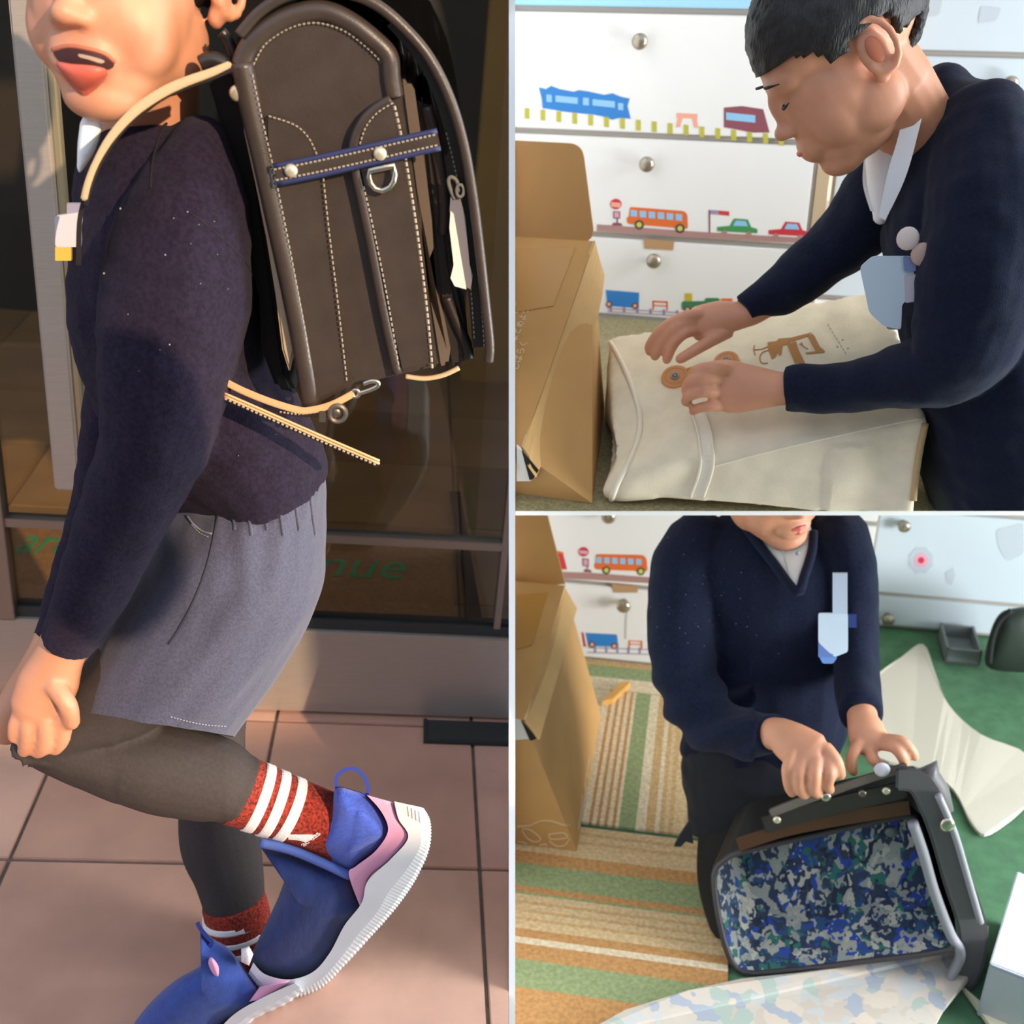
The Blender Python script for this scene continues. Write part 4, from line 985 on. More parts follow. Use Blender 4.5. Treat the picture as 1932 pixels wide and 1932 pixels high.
def flap_pt(a, b):
    # hangs off the lid's right edge, outwards and down
    t = max(0, min(1, (b - 455) / 390)); y = yb_ + (yf_ - yb_) * t
    return S.at(a, b, y=y - .012)
mb = MB(); rr = []
for t in [i / 8 for i in range(9)]:
    y = yb_ + (yf_ - yb_) * t; b0 = catmull([(1141., 520.), (1128., 600.), (1084., 715.), (1048., 810.), (1019., 888.)], 2)[int(t * 8)]
    up_ = []; lo_ = []
    for k in range(6):
        u = k / 5; ax = 1121 - 136 * t + 2 * (1 - u); ay = 455 + 390 * t
        x_, y_ = ax + (b0[0] - ax) * u, ay + (b0[1] - ay) * u
        q = wsu.hit(x_, y_, .016 + .004 * u); q0 = S.at(x_, y_, y=y - .004 - .01 * u)
        if q is None or q.y > q0.y: q = q0
        up_.append(q); lo_.append(q + V((-.002, .003, 0)))
    rr.append(up_ + lo_[::-1])
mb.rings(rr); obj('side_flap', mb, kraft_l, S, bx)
mb = MB(); mb.tube([S.at(a, b, y=yb_ + (yf_ - yb_) * ((b - 455) / 390)) for a, b in [(1121, 455), (1086, 553), (1050, 660), (1015, 760), (985, 845)]], .0016, 6); obj('fold_edge', mb, kraft_e, S, bx, smooth=True)
mb = MB(); ls_.patch(mb, [(974, 470), (1086, 466), (1044, 578), (974, 590)], .0006); 
if mb.v: obj('tape', mb, kraft_t, S, bx)
mb = MB(); mb.prism([S.at(a, b, y=yf_ - .012) for a, b in [(975, 840), (984, 850), (1012, 900), (1000, 908), (975, 908)]], (0, .003, 0)); obj('inner_liner', mb, mat('white_liner', '#c9c3bb', .5), S, bx)
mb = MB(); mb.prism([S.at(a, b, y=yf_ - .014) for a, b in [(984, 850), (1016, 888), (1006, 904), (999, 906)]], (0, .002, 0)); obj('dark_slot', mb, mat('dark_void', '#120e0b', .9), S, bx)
# handwriting on the lid: white strokes running along the edge
cjk = None
def lidtext(txt, px0, px1, size):
    a = ls_.hit(*px0, .0006); b = ls_.hit(*px1, .0006); X = (b - a).normalized(); n = ls_.hit(*px0, 0, True)[1]; Y = n.cross(X)
    text_mesh('handwriting', txt, size, S, a, X, Y, ink, bx, ext=.0003)
lidtext('しばらく', (976, 700), (990, 660), .013)
lidtext('まとめよう', (974, 645), (992, 600), .012)
lidtext('して、', (975, 595), (986, 570), .012)
# ---------------------------------------------------------------- canvas bag
canvas = mat('natural_canvas', '#e6d6b8', .9, var=.05, vscale=30, bump=.25, bscale=600)
cream2 = mat('canvas_piping', '#e8dcc4', .85, bump=.2, bscale=400)
def patch(mb, c, nu=26, nv=26):
    (a, b, c_, d) = c
    vs = []; fs = []
    for i in range(nu + 1):
        for j in range(nv + 1):
            u, v = i / nu, j / nv; vs.append((a * (1 - u) + b * u) * (1 - v) + (d * (1 - u) + c_ * u) * v)
    for i in range(nu):
        for j in range(nv): k = i * (nv + 1) + j; fs.append((k, k + nv + 1, k + nv + 2, k + 1))
    mb.add(vs, fs)
tFL = S.at(1150, 895, y=1.315); tFR = S.at(1752, 790, y=1.36); tBR = S.at(1668, 545, y=1.66); tBL = S.at(1152, 634, y=1.60)
g = lambda p, dx=0, dy=0: V((p.x + dx, p.y + dy, ZU + .013))
bFL, bFR, bBR, bBL = g(S.at(1146, 962, y=1.305)), g(S.at(1722, 962, y=1.33)), g(tBR), g(tBL, -.005)
mb = MB()
for c in ((tFL, tFR, tBR, tBL), (bFL, bBL, bBR, bFR), (bFL, bFR, tFR, tFL), (bFR, bBR, tBR, tFR), (bBR, bBL, tBL, tBR), (bBL, bFL, tFL, tBL)): patch(mb, c)
bm_ = remesh(mb, .0045, 9, .5)
def bagfold(p, n):
    x, y = S.px(p)
    r = .004 * noise.noise(p * 9) + .0022 * noise.noise(V((p.x * 30, p.y * 12, p.z * 30)))
    # diagonal fold from the front corner to the strap, hollow beside the piping
    d = (x - 1160) * .62 + (y - 930) * .78
    if y > 560 and x < 1420: r += .010 * math.exp(-(d / 38) ** 2) * max(0, min(1, (1400 - x) / 120)); r -= .010 * math.exp(-((d + 70) / 40) ** 2) * max(0, min(1, (1380 - x) / 140))
    if y > 840 and x > 1560: r += .004 * sin((x - 1560) / 30 + (y - 840) / 60)
    return r
displace(bm_, bagfold)
cb = thing('canvas_bag', V(((bFL.x + bFR.x) / 2, 1.46, ZU)), 'cream canvas bag with leather disc buttons and a brown print', 'bag', S=S)
cs = Surf(S, bm_)
obj('body', bm_, canvas, S, cb, smooth=True)
cs.tube('piping', [(1152, 646), (1172, 684), (1192, 730), (1206, 780), (1206, 822), (1190, 868), (1166, 912), (1150, 952)], .0038, cream2, cb, .001)
cs.tube('piping', [(1750, 775), (1738, 830), (1728, 890), (1722, 945)], .0045, mat('tan_piping', '#b99a6e', .8), cb, .001)
cs.tube('back_seam', [(1160, 636), (1250, 600), (1380, 575), (1500, 560)], .003, cream2, cb, .001)
for w0 in (-12, 12): cs.tube('strap_edge', [(1316 + w0, 775), (1328 + w0, 815), (1334 + w0, 860), (1330 + w0, 895), (1312 + w0, 945), (1306 + w0, 958)], .0018, cream2, cb, .0022)
mb = MB()
pts = catmull([(1316., 775.), (1328., 815.), (1334., 860.), (1330., 895.), (1312., 945.), (1306., 957.)], 5); rr = []
for x, y in pts:
    a, b = cs.hit(x - 12, y, .0018), cs.hit(x + 12, y, .0018); a2, b2 = cs.hit(x - 12, y, -.001), cs.hit(x + 12, y, -.001)
    if a and b: rr.append([a, b, b2, a2])
mb.rings(rr); obj('closing_strap', mb, cream2, S, cb)
cs.tube('front_seam', [(1340, 882), (1460, 850), (1600, 818), (1745, 788)], .0012, cream2, cb, .0004)
disc_m = mat('tan_leather_disc', '#c98a52', .5, bump=.05, bscale=400)
eye_l = mat('eyelet', '#8f8d8c', .3, metal=.9)
def button(px, py, r):
    q, n = cs.hit(px, py, 0, True); n = (n * .75 + (C0 - q).normalized() * .25).normalized()
    e1 = n.cross(V((0, 1, 0))).normalized(); e2 = n.cross(e1); m = S.mpp(q)
    mb = MB(); mb.rings([[q + n * h + (e1 * cos(2 * pi * i / 28) + e2 * sin(2 * pi * i / 28)) * r * m * k for i in range(28)] for h, k in ((0, 1), (.004, 1), (.0052, .95), (.0052, .72), (.0046, .68), (.0052, .64), (.0052, .3))]); b = obj('leather_button', mb, disc_m, S, cb, smooth=True, autosmooth=35)
    mb = MB(); mb.tube([q + n * .0056 + (e1 * cos(2 * pi * i / 18) + e2 * sin(2 * pi * i / 18)) * r * m * .24 for i in range(18)], r * m * .07, 8, closed=True); obj('eyelet', mb, eye_l, S, b, smooth=True)
    mb = MB(); mb.sphere(q + n * .005, r * m * .16, 10, 6); obj('rivet', mb, eye_l, S, b, smooth=True)
button(1275, 714, 27); button(1371, 684, 24)
cs.tube('yellow_cord', [(1298, 704), (1320, 698), (1345, 694)], .0018, mat('yellow_cord', '#c9a227', .7), cb, .007)
# brown line print on the bag
pm_b = mat('brown_print', '#b07a42', .85)
mb = MB(); k = 8.05
def bp(l): return [(1400 + x / k, 580 + y / k) for x, y in l]
for poly in ([(385, 540), (420, 530), (520, 520), (560, 480), (750, 465), (1000, 400), (1050, 380), (1000, 440), (760, 500), (700, 560), (560, 600), (520, 590), (460, 615), (440, 680), (500, 770), (450, 790), (400, 660)],
             [(540, 600), (620, 590), (600, 720), (560, 740)], [(680, 560), (820, 520), (860, 650), (960, 850), (800, 850), (750, 730)], [(1000, 440), (1060, 400), (1100, 440), (1200, 640), (1260, 670), (1130, 690), (1060, 560)],
             [(960, 690), (1240, 660), (1250, 690), (980, 715)], [(760, 500), (1000, 425), (1000, 445), (770, 520)]):
    cs.patch(mb, bp(poly), .0005, .0003)
for path in ([(170, 650), (300, 640), (390, 600)], [(190, 580), (180, 650), (200, 730)], [(400, 660), (310, 690), (270, 770), (300, 850), (390, 850)], [(900, 540), (920, 570)], [(880, 560), (1000, 640)]):
    Pq = cs.path(bp(path), .0006, 4)
    if len(Pq) > 1: mb.tube(Pq, .0008, 5)
obj('printed_picture', mb, pm_b, S, cb)
mb = MB()
for i in range(9):
    a, b = cs.hit(1562 + i * 4.0, 612 + i * 6.5, .0005), cs.hit(1564 + i * 4.0, 616 + i * 6.5, .0005)
    if a and b: mb.tube([a, b], .0005, 5)
for (x, y) in ((1590, 642), (1600, 658), (1580, 655)):
    q = cs.hit(x, y, .0005)
    if q: mb.sphere(q, .0011, 6, 4)
if mb.v: o_ = obj('printed_lettering', mb, mat('tan_print', '#a8957c', .9), S, cb); o_['kind'] = 'stuff'
# ---------------------------------------------------------------- boy
boy2 = thing('person', S.at(1880, 955, y=1.45), 'boy in navy sweater leaning over the canvas bag with both hands', 'person', S=S)
hd = Head(S, 1590, 98, 1.40, (-.76, .60, -.18), (-.60, -.78, -.10), 1.0)
def sy(px, py, lift=0):
    q = cs.hit(px, py, lift); return q.y if q else 1.45
print('bag surf y', [round(sy(a, b), 3) for a, b in ((1250, 670), (1300, 640), (1340, 620), (1300, 730), (1400, 740), (1480, 735), (1600, 730), (1500, 600))])
body = MB(); hd.skin_smooth(body); hd.neck(body, S, S.at(1715, 235, y=1.47), .046)
limb(body, S, [(1735, 240, 1.48, 130, .05), (1800, 420, 1.45, 230, .08), (1860, 640, 1.42, 240, .08), (1910, 880, 1.40, 230, .075)], sub=3)
limb(body, S, [(1840, 360, 1.36, 110, .035), (1825, 600, 1.32, 100, .035), (1760, 715, 1.32, 85, .032), (1600, 728, 1.34, 62, .026), (1490, 733, 1.355, 62, .022), (1450, 733, 1.358, 74, .019), (1405, 732, 1.36, 92, .016), (1370, 734, 1.362, 92, .013)], sub=4)
limb(body, S, [(1690, 340, 1.55, 100, .035), (1580, 470, 1.53, 80, .03), (1440, 575, 1.50, 54, .024), (1400, 594, 1.49, 52, .02), (1360, 600, 1.482, 66, .017), (1318, 612, 1.475, 70, .014)], sub=4)
ya = 1.362
finger(body, S, [(1376, 700, ya, .0078), (1345, 694, ya - .010, .0078), (1318, 697, ya - .006, .0074), (1306, 706, ya + .006, .0066)])
finger(body, S, [(1366, 718, ya, .0082), (1328, 713, ya - .014, .0082), (1302, 722, ya - .006, .0076), (1294, 736, ya + .004, .0068)])
finger(body, S, [(1366, 742, ya, .0080), (1330, 738, ya - .016, .0080), (1302, 746, ya - .008, .0074), (1294, 758, ya, .0066)])
finger(body, S, [(1374, 766, ya, .0072), (1342, 766, ya - .014, .0072), (1318, 770, ya - .008, .0066), (1308, 776, ya, .006)])
finger(body, S, [(1410, 700, ya + .004, .0085), (1372, 690, ya + .01, .008), (1340, 692, ya + .012, .0072)])
yh = 1.472
finger(body, S, [(1322, 592, yh, .0078), (1284, 600, yh - .012, .0078), (1248, 622, yh - .012, .0072), (1226, 650, yh - .006, .0064), (1226, 664, yh - .004, .006)])
finger(body, S, [(1318, 606, yh, .0082), (1280, 614, yh - .016, .0082), (1252, 642, yh - .014, .0074), (1236, 672, yh - .012, .0066)])
finger(body, S, [(1322, 622, yh, .0082), (1292, 628, yh - .018, .0080), (1270, 650, yh - .020, .0074), (1258, 678, yh - .02, .0066)])
finger(body, S, [(1376, 624, yh + .006, .0095), (1346, 640, yh - .012, .0088), (1312, 660, yh - .028, .0078), (1284, 677, yh - .034, .007)])
body = remesh(body, .0023, 5)
obj('body', body, skin_sun, S, boy2, smooth=True)
hr = hd.hair(lambda f, l: .034 if f > .058 else (.034 - (.058 - f) * .6 if f > .03 else (.004 if f > .006 else (-.012 if f < -.045 else .012))) if l > .03 or f > .03 else (-.05 if f < -.03 else .02), .009, 3)
obj('hair', hr, hair_m, S, boy2, smooth=True)
hd.eyes(boy2)
for sg in (1, -1):
    mb = MB(); hd.blob(mb, (-.013, sg * .0775, -.010), (.0085, .003, .0145)); obj('ear_hollow', mb, mat('ear_inner', '#b8694a', .5), S, boy2, smooth=True)
mb = MB(); mb.tube([hd.p(.0935 - .012 * t * t, .018 * t, -.061) for t in (-1, -.5, 0, .5, 1)], [.001, .0035, .0042, .0035, .001], 8); obj('lips', mb, lip_m, S, boy2, smooth=True)
# shirt collar
def strip(S, pts, parent, name, m, th=.003):
    """pts: (px, py, y, half width px dir x, dir y)"""
    P = catmull(pts, 5); rings = []
    for x, y, d, ux, uy in P:
        a = S.at(x - ux, y - uy, y=d); b = S.at(x + ux, y + uy, y=d); vd = (a - C0).normalized() * th
        rings.append([a, b, b + vd, a + vd])
    mb = MB(); mb.rings(rings); return obj(name, mb, m, S, parent, smooth=True, autosmooth=50)
strip(S, [(1716, 112, 1.42, 14, 0), (1728, 180, 1.395, 17, 2), (1712, 260, 1.385, 17, 4), (1690, 335, 1.38, 16, 6), (1664, 412, 1.385, 6, 4)], boy2, 'shirt_collar', shirt_m)
strip(S, [(1640, 300, 1.47, 10, 2), (1642, 350, 1.45, 14, 2), (1654, 400, 1.43, 12, 2)], boy2, 'shirt_collar', shirt_m)
mb = MB(); limb(mb, S, [(1690, 215, 1.47, 120, .05), (1672, 350, 1.45, 70, .03), (1662, 408, 1.44, 30, .015)], sub=4); obj('shirt', mb, shirt_m, S, boy2, smooth=True)
# sweater
navy2 = mat('navy_sweater', '#161b2c', .95, var=.15, vscale=240, bump=.4, bscale=900, sheen=.05, spec=.12)
mb = MB()
limb(mb, S, [(1790, 180, 1.52, 120, .06), (1830, 260, 1.50, 250, .10), (1850, 400, 1.46, 350, .12), (1880, 600, 1.43, 350, .12), (1920, 800, 1.41, 330, .115), (1950, 950, 1.40, 320, .11)])
limb(mb, S, [(1860, 260, 1.42, 190, .06), (1866, 380, 1.36, 230, .066), (1852, 520, 1.325, 230, .064), (1828, 620, 1.315, 205, .06), (1790, 688, 1.315, 165, .054), (1720, 712, 1.325, 128, .047), (1620, 724, 1.34, 100, .04), (1540, 731, 1.347, 88, .034), (1484, 733, 1.352, 82, .031)], round_ends=(True, False))
limb(mb, S, [(1740, 300, 1.54, 190, .06), (1650, 390, 1.54, 150, .056), (1580, 466, 1.53, 122, .05), (1500, 530, 1.51, 98, .042), (1440, 568, 1.50, 76, .034), (1402, 588, 1.49, 62, .029)], round_ends=(True, False))
sw = remesh(mb, .0032, 6)
n1 = fold_noise(13, .008, (1, 1, 1), 4); n2 = fold_noise(34, .0028, (1, 1, 1.4), 5)
displace(sw, lambda p, n: n1(p, n) + n2(p, n))
# open the V of the neckline
so = obj('sweater', sw, navy2, S, boy2, smooth=True)
mb = MB(); limb(mb, S, [(1880, 830, 1.43, 300, .10), (1930, 930, 1.42, 320, .11), (1990, 1000, 1.40, 300, .1)]); obj('trousers', mb, mat('dark_trousers', '#10161c', .9, bump=.2, bscale=500), S, boy2, smooth=True)
# name badge with rosette
nb = thing('name_badge', S.at(1680, 620, y=1.40), 'pale blue name badge with a small rosette hanging from the stooping boy', 'badge', S=S)
def slab(name, poly, y0, y1, m, parent, t=.003, S=S):
    ys = lambda b: y0 + (y1 - y0) * (b - poly[0][1]) / 150
    mb = MB(); mb.prism([S.at(a, b, y=ys(b)) for a, b in poly], (0, t, 0)); return obj(name, mb, m, S, parent)
bw = mat('badge_pale_blue', '#b9c8d2', .4)
slab('card', rounded([(1622, 505), (1646, 484), (1722, 484), (1728, 560), (1702, 572), (1700, 622), (1668, 616), (1640, 590)], 8), 1.325, 1.315, bw, nb)
slab('blue_corner', rounded([(1704, 484), (1728, 488), (1728, 512), (1706, 512)], 4), 1.322, 1.313, mat('badge_blue', '#6d7da6', .5), nb)
slab('red_seal', disc(1662, 580, 9, 8), 1.322, 1.312, mat('badge_red', '#a86a66', .5), nb)
slab('lower_tab', rounded([(1664, 590), (1702, 585), (1700, 622), (1674, 622)], 4), 1.322, 1.312, mat('badge_grey', '#98998f', .5), nb)
slab('ribbon_edge', rounded([(1706, 520), (1730, 518), (1732, 568), (1708, 572)], 4), 1.322, 1.312, mat('badge_lilac', '#b9b0ba', .5), nb)
for (a, b, c) in ((1713, 450, '#d7c6c0'), (1740, 480, '#b79a90')):
    mb = MB(); mb.sphere(S.at(a, b, y=1.318), (.012, .005, .013), 14, 8); obj('rosette', mb, mat('rosette_' + c[1:], c, .7), S, nb, smooth=True)
# ================================================================== LOWER RIGHT: boy kneeling with the opened school bag
S = D_
YD = S.at(1160, 1243, z=ZD).y
print('D drawers y', YD)
mb = MB(); mb.box((-.4, .2, ZD - .06), (2.0, 3.1, ZD - .004))
fld = obj('floor_lower', mb, mat('green_carpet', '#4c7554', .95, var=.12, vscale=40, bump=.4, bscale=500), S, kind='structure')
# ---------------------------------------------------------------- chest of drawers
zd = [ZD + .004, zpx(S, 1170, 1098, YD), zpx(S, 1170, 945, YD), zpx(S, 1170, 800, YD)]
XL = S.at(940, 1100, y=YD).x - .3; XR = S.at(1640, 1100, y=YD).x
ch3, d3 = chest(S, 'chest_of_drawers', 'white chest of drawers printed with buses behind the kneeling boy', XL, XR, YD, zd, [front_m, front_m, front_m])
YF3 = YD - .0162
knob(S, 1178, 1134, YD, d3[0], .014); knob(S, 1150, 966, YD, d3[1], .014)
pr('road_print', S, d3[1], YF3, [([(1040, 1078), (1120, 1081), (1250, 1091), (1250, 1102), (1120, 1094), (1040, 1090)], 'mauve', 0)])
pr('truck_print', S, d3[1], YF3, [([(1045, 1041), (1062, 1043), (1070, 1074), (1050, 1075)], 'bred', 0), ([(1046, 1038), (1063, 1042), (1063, 1046), (1046, 1042)], 'orange', 1)])
pr('bus_stop_print', S, d3[1], YF3, [(disc(1101, 1041, 10, 9), 'red', 0), (quad(1093, 1038, 1109, 1044, .1), 'lpink', 1), (quad(1099, 1053, 1111, 1068, .1), 'maroon', 0), (quad(1101, 1055, 1109, 1066, .1), 'lpink', 1), (quad(1107, 1068, 1109, 1077), 'maroon', 0), ([(1103, 1074), (1114, 1075), (1117, 1080), (1101, 1079)], 'maroon', 0)])
it = [(rounded([(1124, 1045), (1214, 1047), (1220, 1054), (1222, 1078), (1122, 1074), (1121, 1063), (1124, 1062)], 5), 'orange', 0)]
for k in range(6): it.append((quad(1125 + k * 15, 1051 + k * .6, 1135 + k * 15, 1062 + k * .6, .05), 'lblue', 1))
it += [(disc(1144, 1076, 7.5), 'dark', 1), (disc(1144, 1076, 4.5), 'yellow', 2), (disc(1209, 1078, 7.5), 'dark', 1), (disc(1209, 1078, 4.5), 'yellow', 2)]
pr('bus_print', S, d3[1], YF3, it)
pr('truck_print', S, d3[0], YF3, [([(1105, 1194), (1164, 1197), (1167, 1220), (1110, 1219)], 'blue', 0), (disc(1117, 1216, 6), 'dark', 1), (disc(1117, 1216, 3.6), 'pink', 2), (disc(1159, 1219, 6), 'dark', 1), (disc(1159, 1219, 3.6), 'pink', 2), ([(1097, 1193), (1101, 1193), (1106, 1220), (1101, 1220)], 'bred', 0)])
pr('bench_print', S, d3[0], YF3, [(quad(1186, 1208, 1212, 1210, .05), 'orange', 0), (quad(1188, 1214, 1212, 1216, .05), 'orange', 0), (quad(1186, 1208, 1189, 1224), 'orange', 0), (quad(1209, 1209, 1212, 1226), 'orange', 0)])
pr('fence_print', S, d3[0], YF3, [(quad(x, 1220 + (x - 1120) * .02, x + 4, 1231 + (x - 1120) * .02), 'purple', 0) for x in range(1121, 1232, 21)] + [([(1108, 1221), (1232, 1225), (1232, 1226.5), (1108, 1222.5)], 'purple', 1), ([(1108, 1230), (1232, 1234), (1232, 1235.5), (1108, 1231.5)], 'purple', 1)])
mb = MB(); mb.prism([S.at(a, b, y=YF3 - .0005) for a, b in [(1154, 1101), (1204, 1106), (1203, 1118), (1158, 1118)]], (0, -.0006, 0)); obj('packing_tape', mb, MATS['tape_brown'], S, d3[0])
mb = MB(); mb.tube([S.at(a, b, y=YF3 - .001) for a, b in ((1184, 1140), (1182, 1170), (1181, 1206))], .0006, 5); obj('thread', mb, mat('grey_thread3', '#a8a49e', .8), S, d3[0])
# pale second chest at the right
Y4 = YD + .24; X4 = XR + .03
z4 = [ZD + .004, zpx(S, 1780, 1124, Y4), zpx(S, 1780, 960, Y4), zpx(S, 1780, 800, Y4)]
c4, d4 = chest(S, 'chest_of_drawers', 'pale blue chest of drawers with a rosette sketch beside the kneeling boy', X4, X4 + .8, Y4, z4, [cool, cool, cool])
Y4F = Y4 - .0162
knob(S, 1704, 985, Y4, d4[1]); knob(S, 1674, 1160, Y4, d4[0])
pr('rosette_print', S, d4[1], Y4F, [([(1737 + (22 + 3 * (i % 2)) * cos(2 * pi * i / 16), 1057 + (24 + 3 * (i % 2)) * sin(2 * pi * i / 16)) for i in range(16)], 'grey', 0), (disc(1738, 1057, 13, 14), 'lpink', 1), (disc(1738, 1057, 6, 6), 'red', 2)])
pr('sketch_print', S, d4[1], Y4F, [([(1783, 1080), (1798, 1070), (1802, 1085), (1796, 1104), (1786, 1100)], 'grey', 0)])
pr('sketch_print', S, d4[1], Y4F, [(rounded([(1878, 1000), (1932, 985), (1932, 1045), (1900, 1060), (1884, 1034)], 10), 'grey', 0)])
# ---------------------------------------------------------------- striped rugs
def striped(name, label, S, cuts, along, c0, c1, z, mats, idx, th=.006):
    """one rug: cuts across the stripes, bands coloured idx[k]"""
    mb = MB(); rings = []
    for q in cuts:
        if along == 'x': rings.append([V((q, c0, z)), V((q, c1, z)), V((q, c1, z + th)), V((q, c0, z + th))])
        else: rings.append([V((c0, q, z)), V((c1, q, z)), V((c1, q, z + th)), V((c0, q, z + th))])
    n = 4; vs = [p for r in rings for p in r]; mb.v = vs
    for k in range(len(rings) - 1):
        for i in range(4):
            j = (i + 1) % 4; mb.f.append((k * 4 + i, k * 4 + j, k * 4 + 4 + j, k * 4 + 4 + i)); mb.m.append(idx[k])
    mb.f += [(0, 1, 2, 3), tuple(len(vs) - 4 + i for i in (3, 2, 1, 0))]; mb.m += [0, idx[-1]]
    return obj(name, mb, mats, S, None, label, 'rug')
rm = [mat('rug_' + k, c, .95, var=.16, vscale=150, bump=.7, bscale=260) for k, c in (('cream', '#d8c6a6'), ('tan', '#c39f6e'), ('sage', '#8f9a6c'), ('ochre', '#bb8a54'), ('sand', '#cdb084'))]
yA1 = YD - .016; yA0 = S.at(1180, 1563, z=ZD).y
xq = lambda px, py: S.at(px, py, z=ZD).x
xs_ = [xq(960, 1450) - .1, xq(1100, 1450)]
cuts = [xs_[0]]; idx = []
x = xs_[0]
pat = [(1128, 0), (1134, 3), (1142, 0), (1148, 3), (1156, 0), (1162, 3), (1170, 0), (1176, 3), (1182, 0), (1212, 2), (1230, 0), (1246, 1), (1254, 0), (1262, 1), (1270, 4), (1278, 1), (1300, 4), (1330, 1), (1360, 2), (1400, 4), (1440, 1)]
for p_, c_ in pat: cuts.append(xq(p_, 1450)); idx.append(c_)
striped('rug', 'rug with sage and tan stripes running towards the printed drawers', S, cuts, 'x', yA0 + .001, yA1 - .102, ZD - .003, rm, idx)
yq = lambda py: S.at(1100, py, z=ZD).y
cuts = []; idx = []
for a, c_ in [(1243, 4), (1254, 1), (1262, 2), (1276, 0), (1292, 0)]: cuts.append(yq(a)); idx.append(c_)
striped('rug', 'narrow cream and sage rug border right under the printed drawers', S, sorted([yA1 - .10] + [c for c in cuts[:-1] if c > yA1 - .10] + [yA1]), 'y', xs_[0], XR - .2, ZD - .003, rm, [0, 2, 2, 1, 4, 4, 4])
rows = [(1563, 4), (1574, 1), (1580, 4), (1590, 1), (1596, 4), (1606, 4), (1622, 3), (1645, 2), (1688, 3), (1700, 2), (1704, 4), (1716, 1), (1722, 4), (1732, 1), (1738, 4), (1748, 1), (1754, 4), (1770, 3), (1786, 0), (1798, 3), (1828, 2), (1882, 3), (1990, 3)]
cuts = sorted(yq(a) for a, _ in rows); idx = [c for _, c in rows][:-1][::-1]
striped('rug', 'rug with sage and ochre stripes running across in front of the box', S, cuts, 'y', xs_[0], xq(1375, 1700), ZD - .003, rm, idx)
# beige cloth on the carpet
poly = catloop([(1640, 1290), (1700, 1240), (1742, 1215), (1765, 1270), (1790, 1330), (1850, 1385), (1940, 1425), (1950, 1500), (1870, 1570), (1835, 1556), (1800, 1490), (1740, 1450), (1660, 1430), (1620, 1380)], 4)
mb = MB(); mb.prism([S.at(a, b, z=ZD + .006 + .004 * noise.noise(V((a / 60, b / 60, 0)))) for a, b in poly], (0, 0, -.006)); obj('cloth', mb, mat('beige_felt', '#cfc6b6', .95, bump=.2, bscale=300), S, None, 'beige felt cloth lying flat on the green carpet', 'cloth')
# white box at the carpet edge
wb = thing('storage_box', S.at(1900, 1850, z=ZD), 'white box with grey front at the edge of the green carpet', 'box', S=S)
zt_ = ZD + .10
t4 = [S.at(a, b, z=zt_) for a, b in [(1866, 1822), (1985, 1868), (2010, 1690), (1918, 1648)]]
mb = MB(); mb.hexa([V((p.x, p.y, ZD)) for p in t4] + t4); obj('carton', mb, mat('grey_carton', '#a9aaac', .6), S, wb, bevel=.002)
mb = MB(); mb.hexa([p + V((0, 0, .0005)) for p in t4] + [p + V((0, 0, .006)) for p in t4]); obj('lid', mb, mat('white_lid', '#e6ebf2', .5), S, wb, bevel=.002)
mb = MB(); mb.prism([S.at(a, b, z=ZD + .001) for a, b in [(1815, 1868), (1850, 1898), (1932, 1925), (1990, 1960), (1880, 1960)]], (0, 0, .008)); obj('paper_sheet', mb, mat('cream_paper', '#d6cfae', .8), S, None, 'cream paper sheet under the white box on the carpet', 'paper')
# dark bag and grey tray by the pale drawers
db = thing('shoulder_bag', S.at(1900, 1262, z=ZD), 'dark green shoulder bag slumped against the pale drawers', 'bag', S=S)
yb3 = S.at(1900, 1262, z=ZD).y - .05
mb = MB(); pillow(mb, S, catloop([(1860, 1255), (1866, 1200), (1884, 1160), (1910, 1148), (1950, 1150), (1975, 1200), (1975, 1260), (1910, 1268)], 4), yb3, .06, power=2.5); obj('body', mb, mat('dark_green_nylon', '#232f26', .7), S, db, smooth=True)
mb = MB(); mb.tube([S.at(a, b, y=yb3 - .055) for a, b in catmull([(1866, 1250), (1872, 1205), (1886, 1170), (1908, 1152)], 4)], .006, 8); obj('strap', mb, mat('black_webbing', '#101312', .8), S, db, smooth=True)
gt = thing('storage_tray', S.at(1800, 1250, z=ZD), 'grey plastic tray on the floor by the pale drawers', 'tray', S=S)
a = S.at(1782, 1250, z=ZD); b = S.at(1850, 1262, z=ZD); m_ = mat('grey_plastic', '#75797b', .5)
for nm, lo, hi in (('base', (a.x, a.y, ZD), (b.x, a.y + .1, ZD + .006)), ('front_wall', (a.x, a.y, ZD), (b.x, a.y + .005, ZD + .035)), ('back_wall', (a.x, a.y + .095, ZD), (b.x, a.y + .1, ZD + .035)), ('side_wall', (a.x, a.y, ZD), (a.x + .005, a.y + .1, ZD + .035)), ('side_wall', (b.x - .005, a.y, ZD), (b.x, a.y + .1, ZD + .035))):
    mb = MB(); mb.box(lo, hi); obj(nm, mb, m_, S, gt)
# ---------------------------------------------------------------- carton
BF = S.at(1088, 1606, z=ZD + .0035); BB = S.at(1134, 1350, z=ZD + .0035)
TF = S.at(990, 1362, y=BF.y); TB = S.at(1066, 1108, y=BB.y)
print('D box', BF, BB, TF, TB)
lv = V((-.40, 0, 0))
bx3 = thing('cardboard_box', (BF + lv / 2 + (BB - BF) / 2), 'brown cardboard box with white line drawings on the striped rug', 'box', S=S)
ctr = [BF + lv, BF, BB, BB + lv, TF + lv, TF, TB, TB + lv]
mb = MB(); mb.hexa(ctr); obj('walls', mb, kraft, S, bx3); ws = Surf(S, mb)
up = V((0, 0, .004)); mb = MB(); mb.hexa([TF + lv, TF, TB, TB + lv, TF + lv + up, TF + up, TB + up, TB + lv + up]); obj('lid', mb, kraft_l if 0 else kraft, S, bx3); l3 = Surf(S, mb)
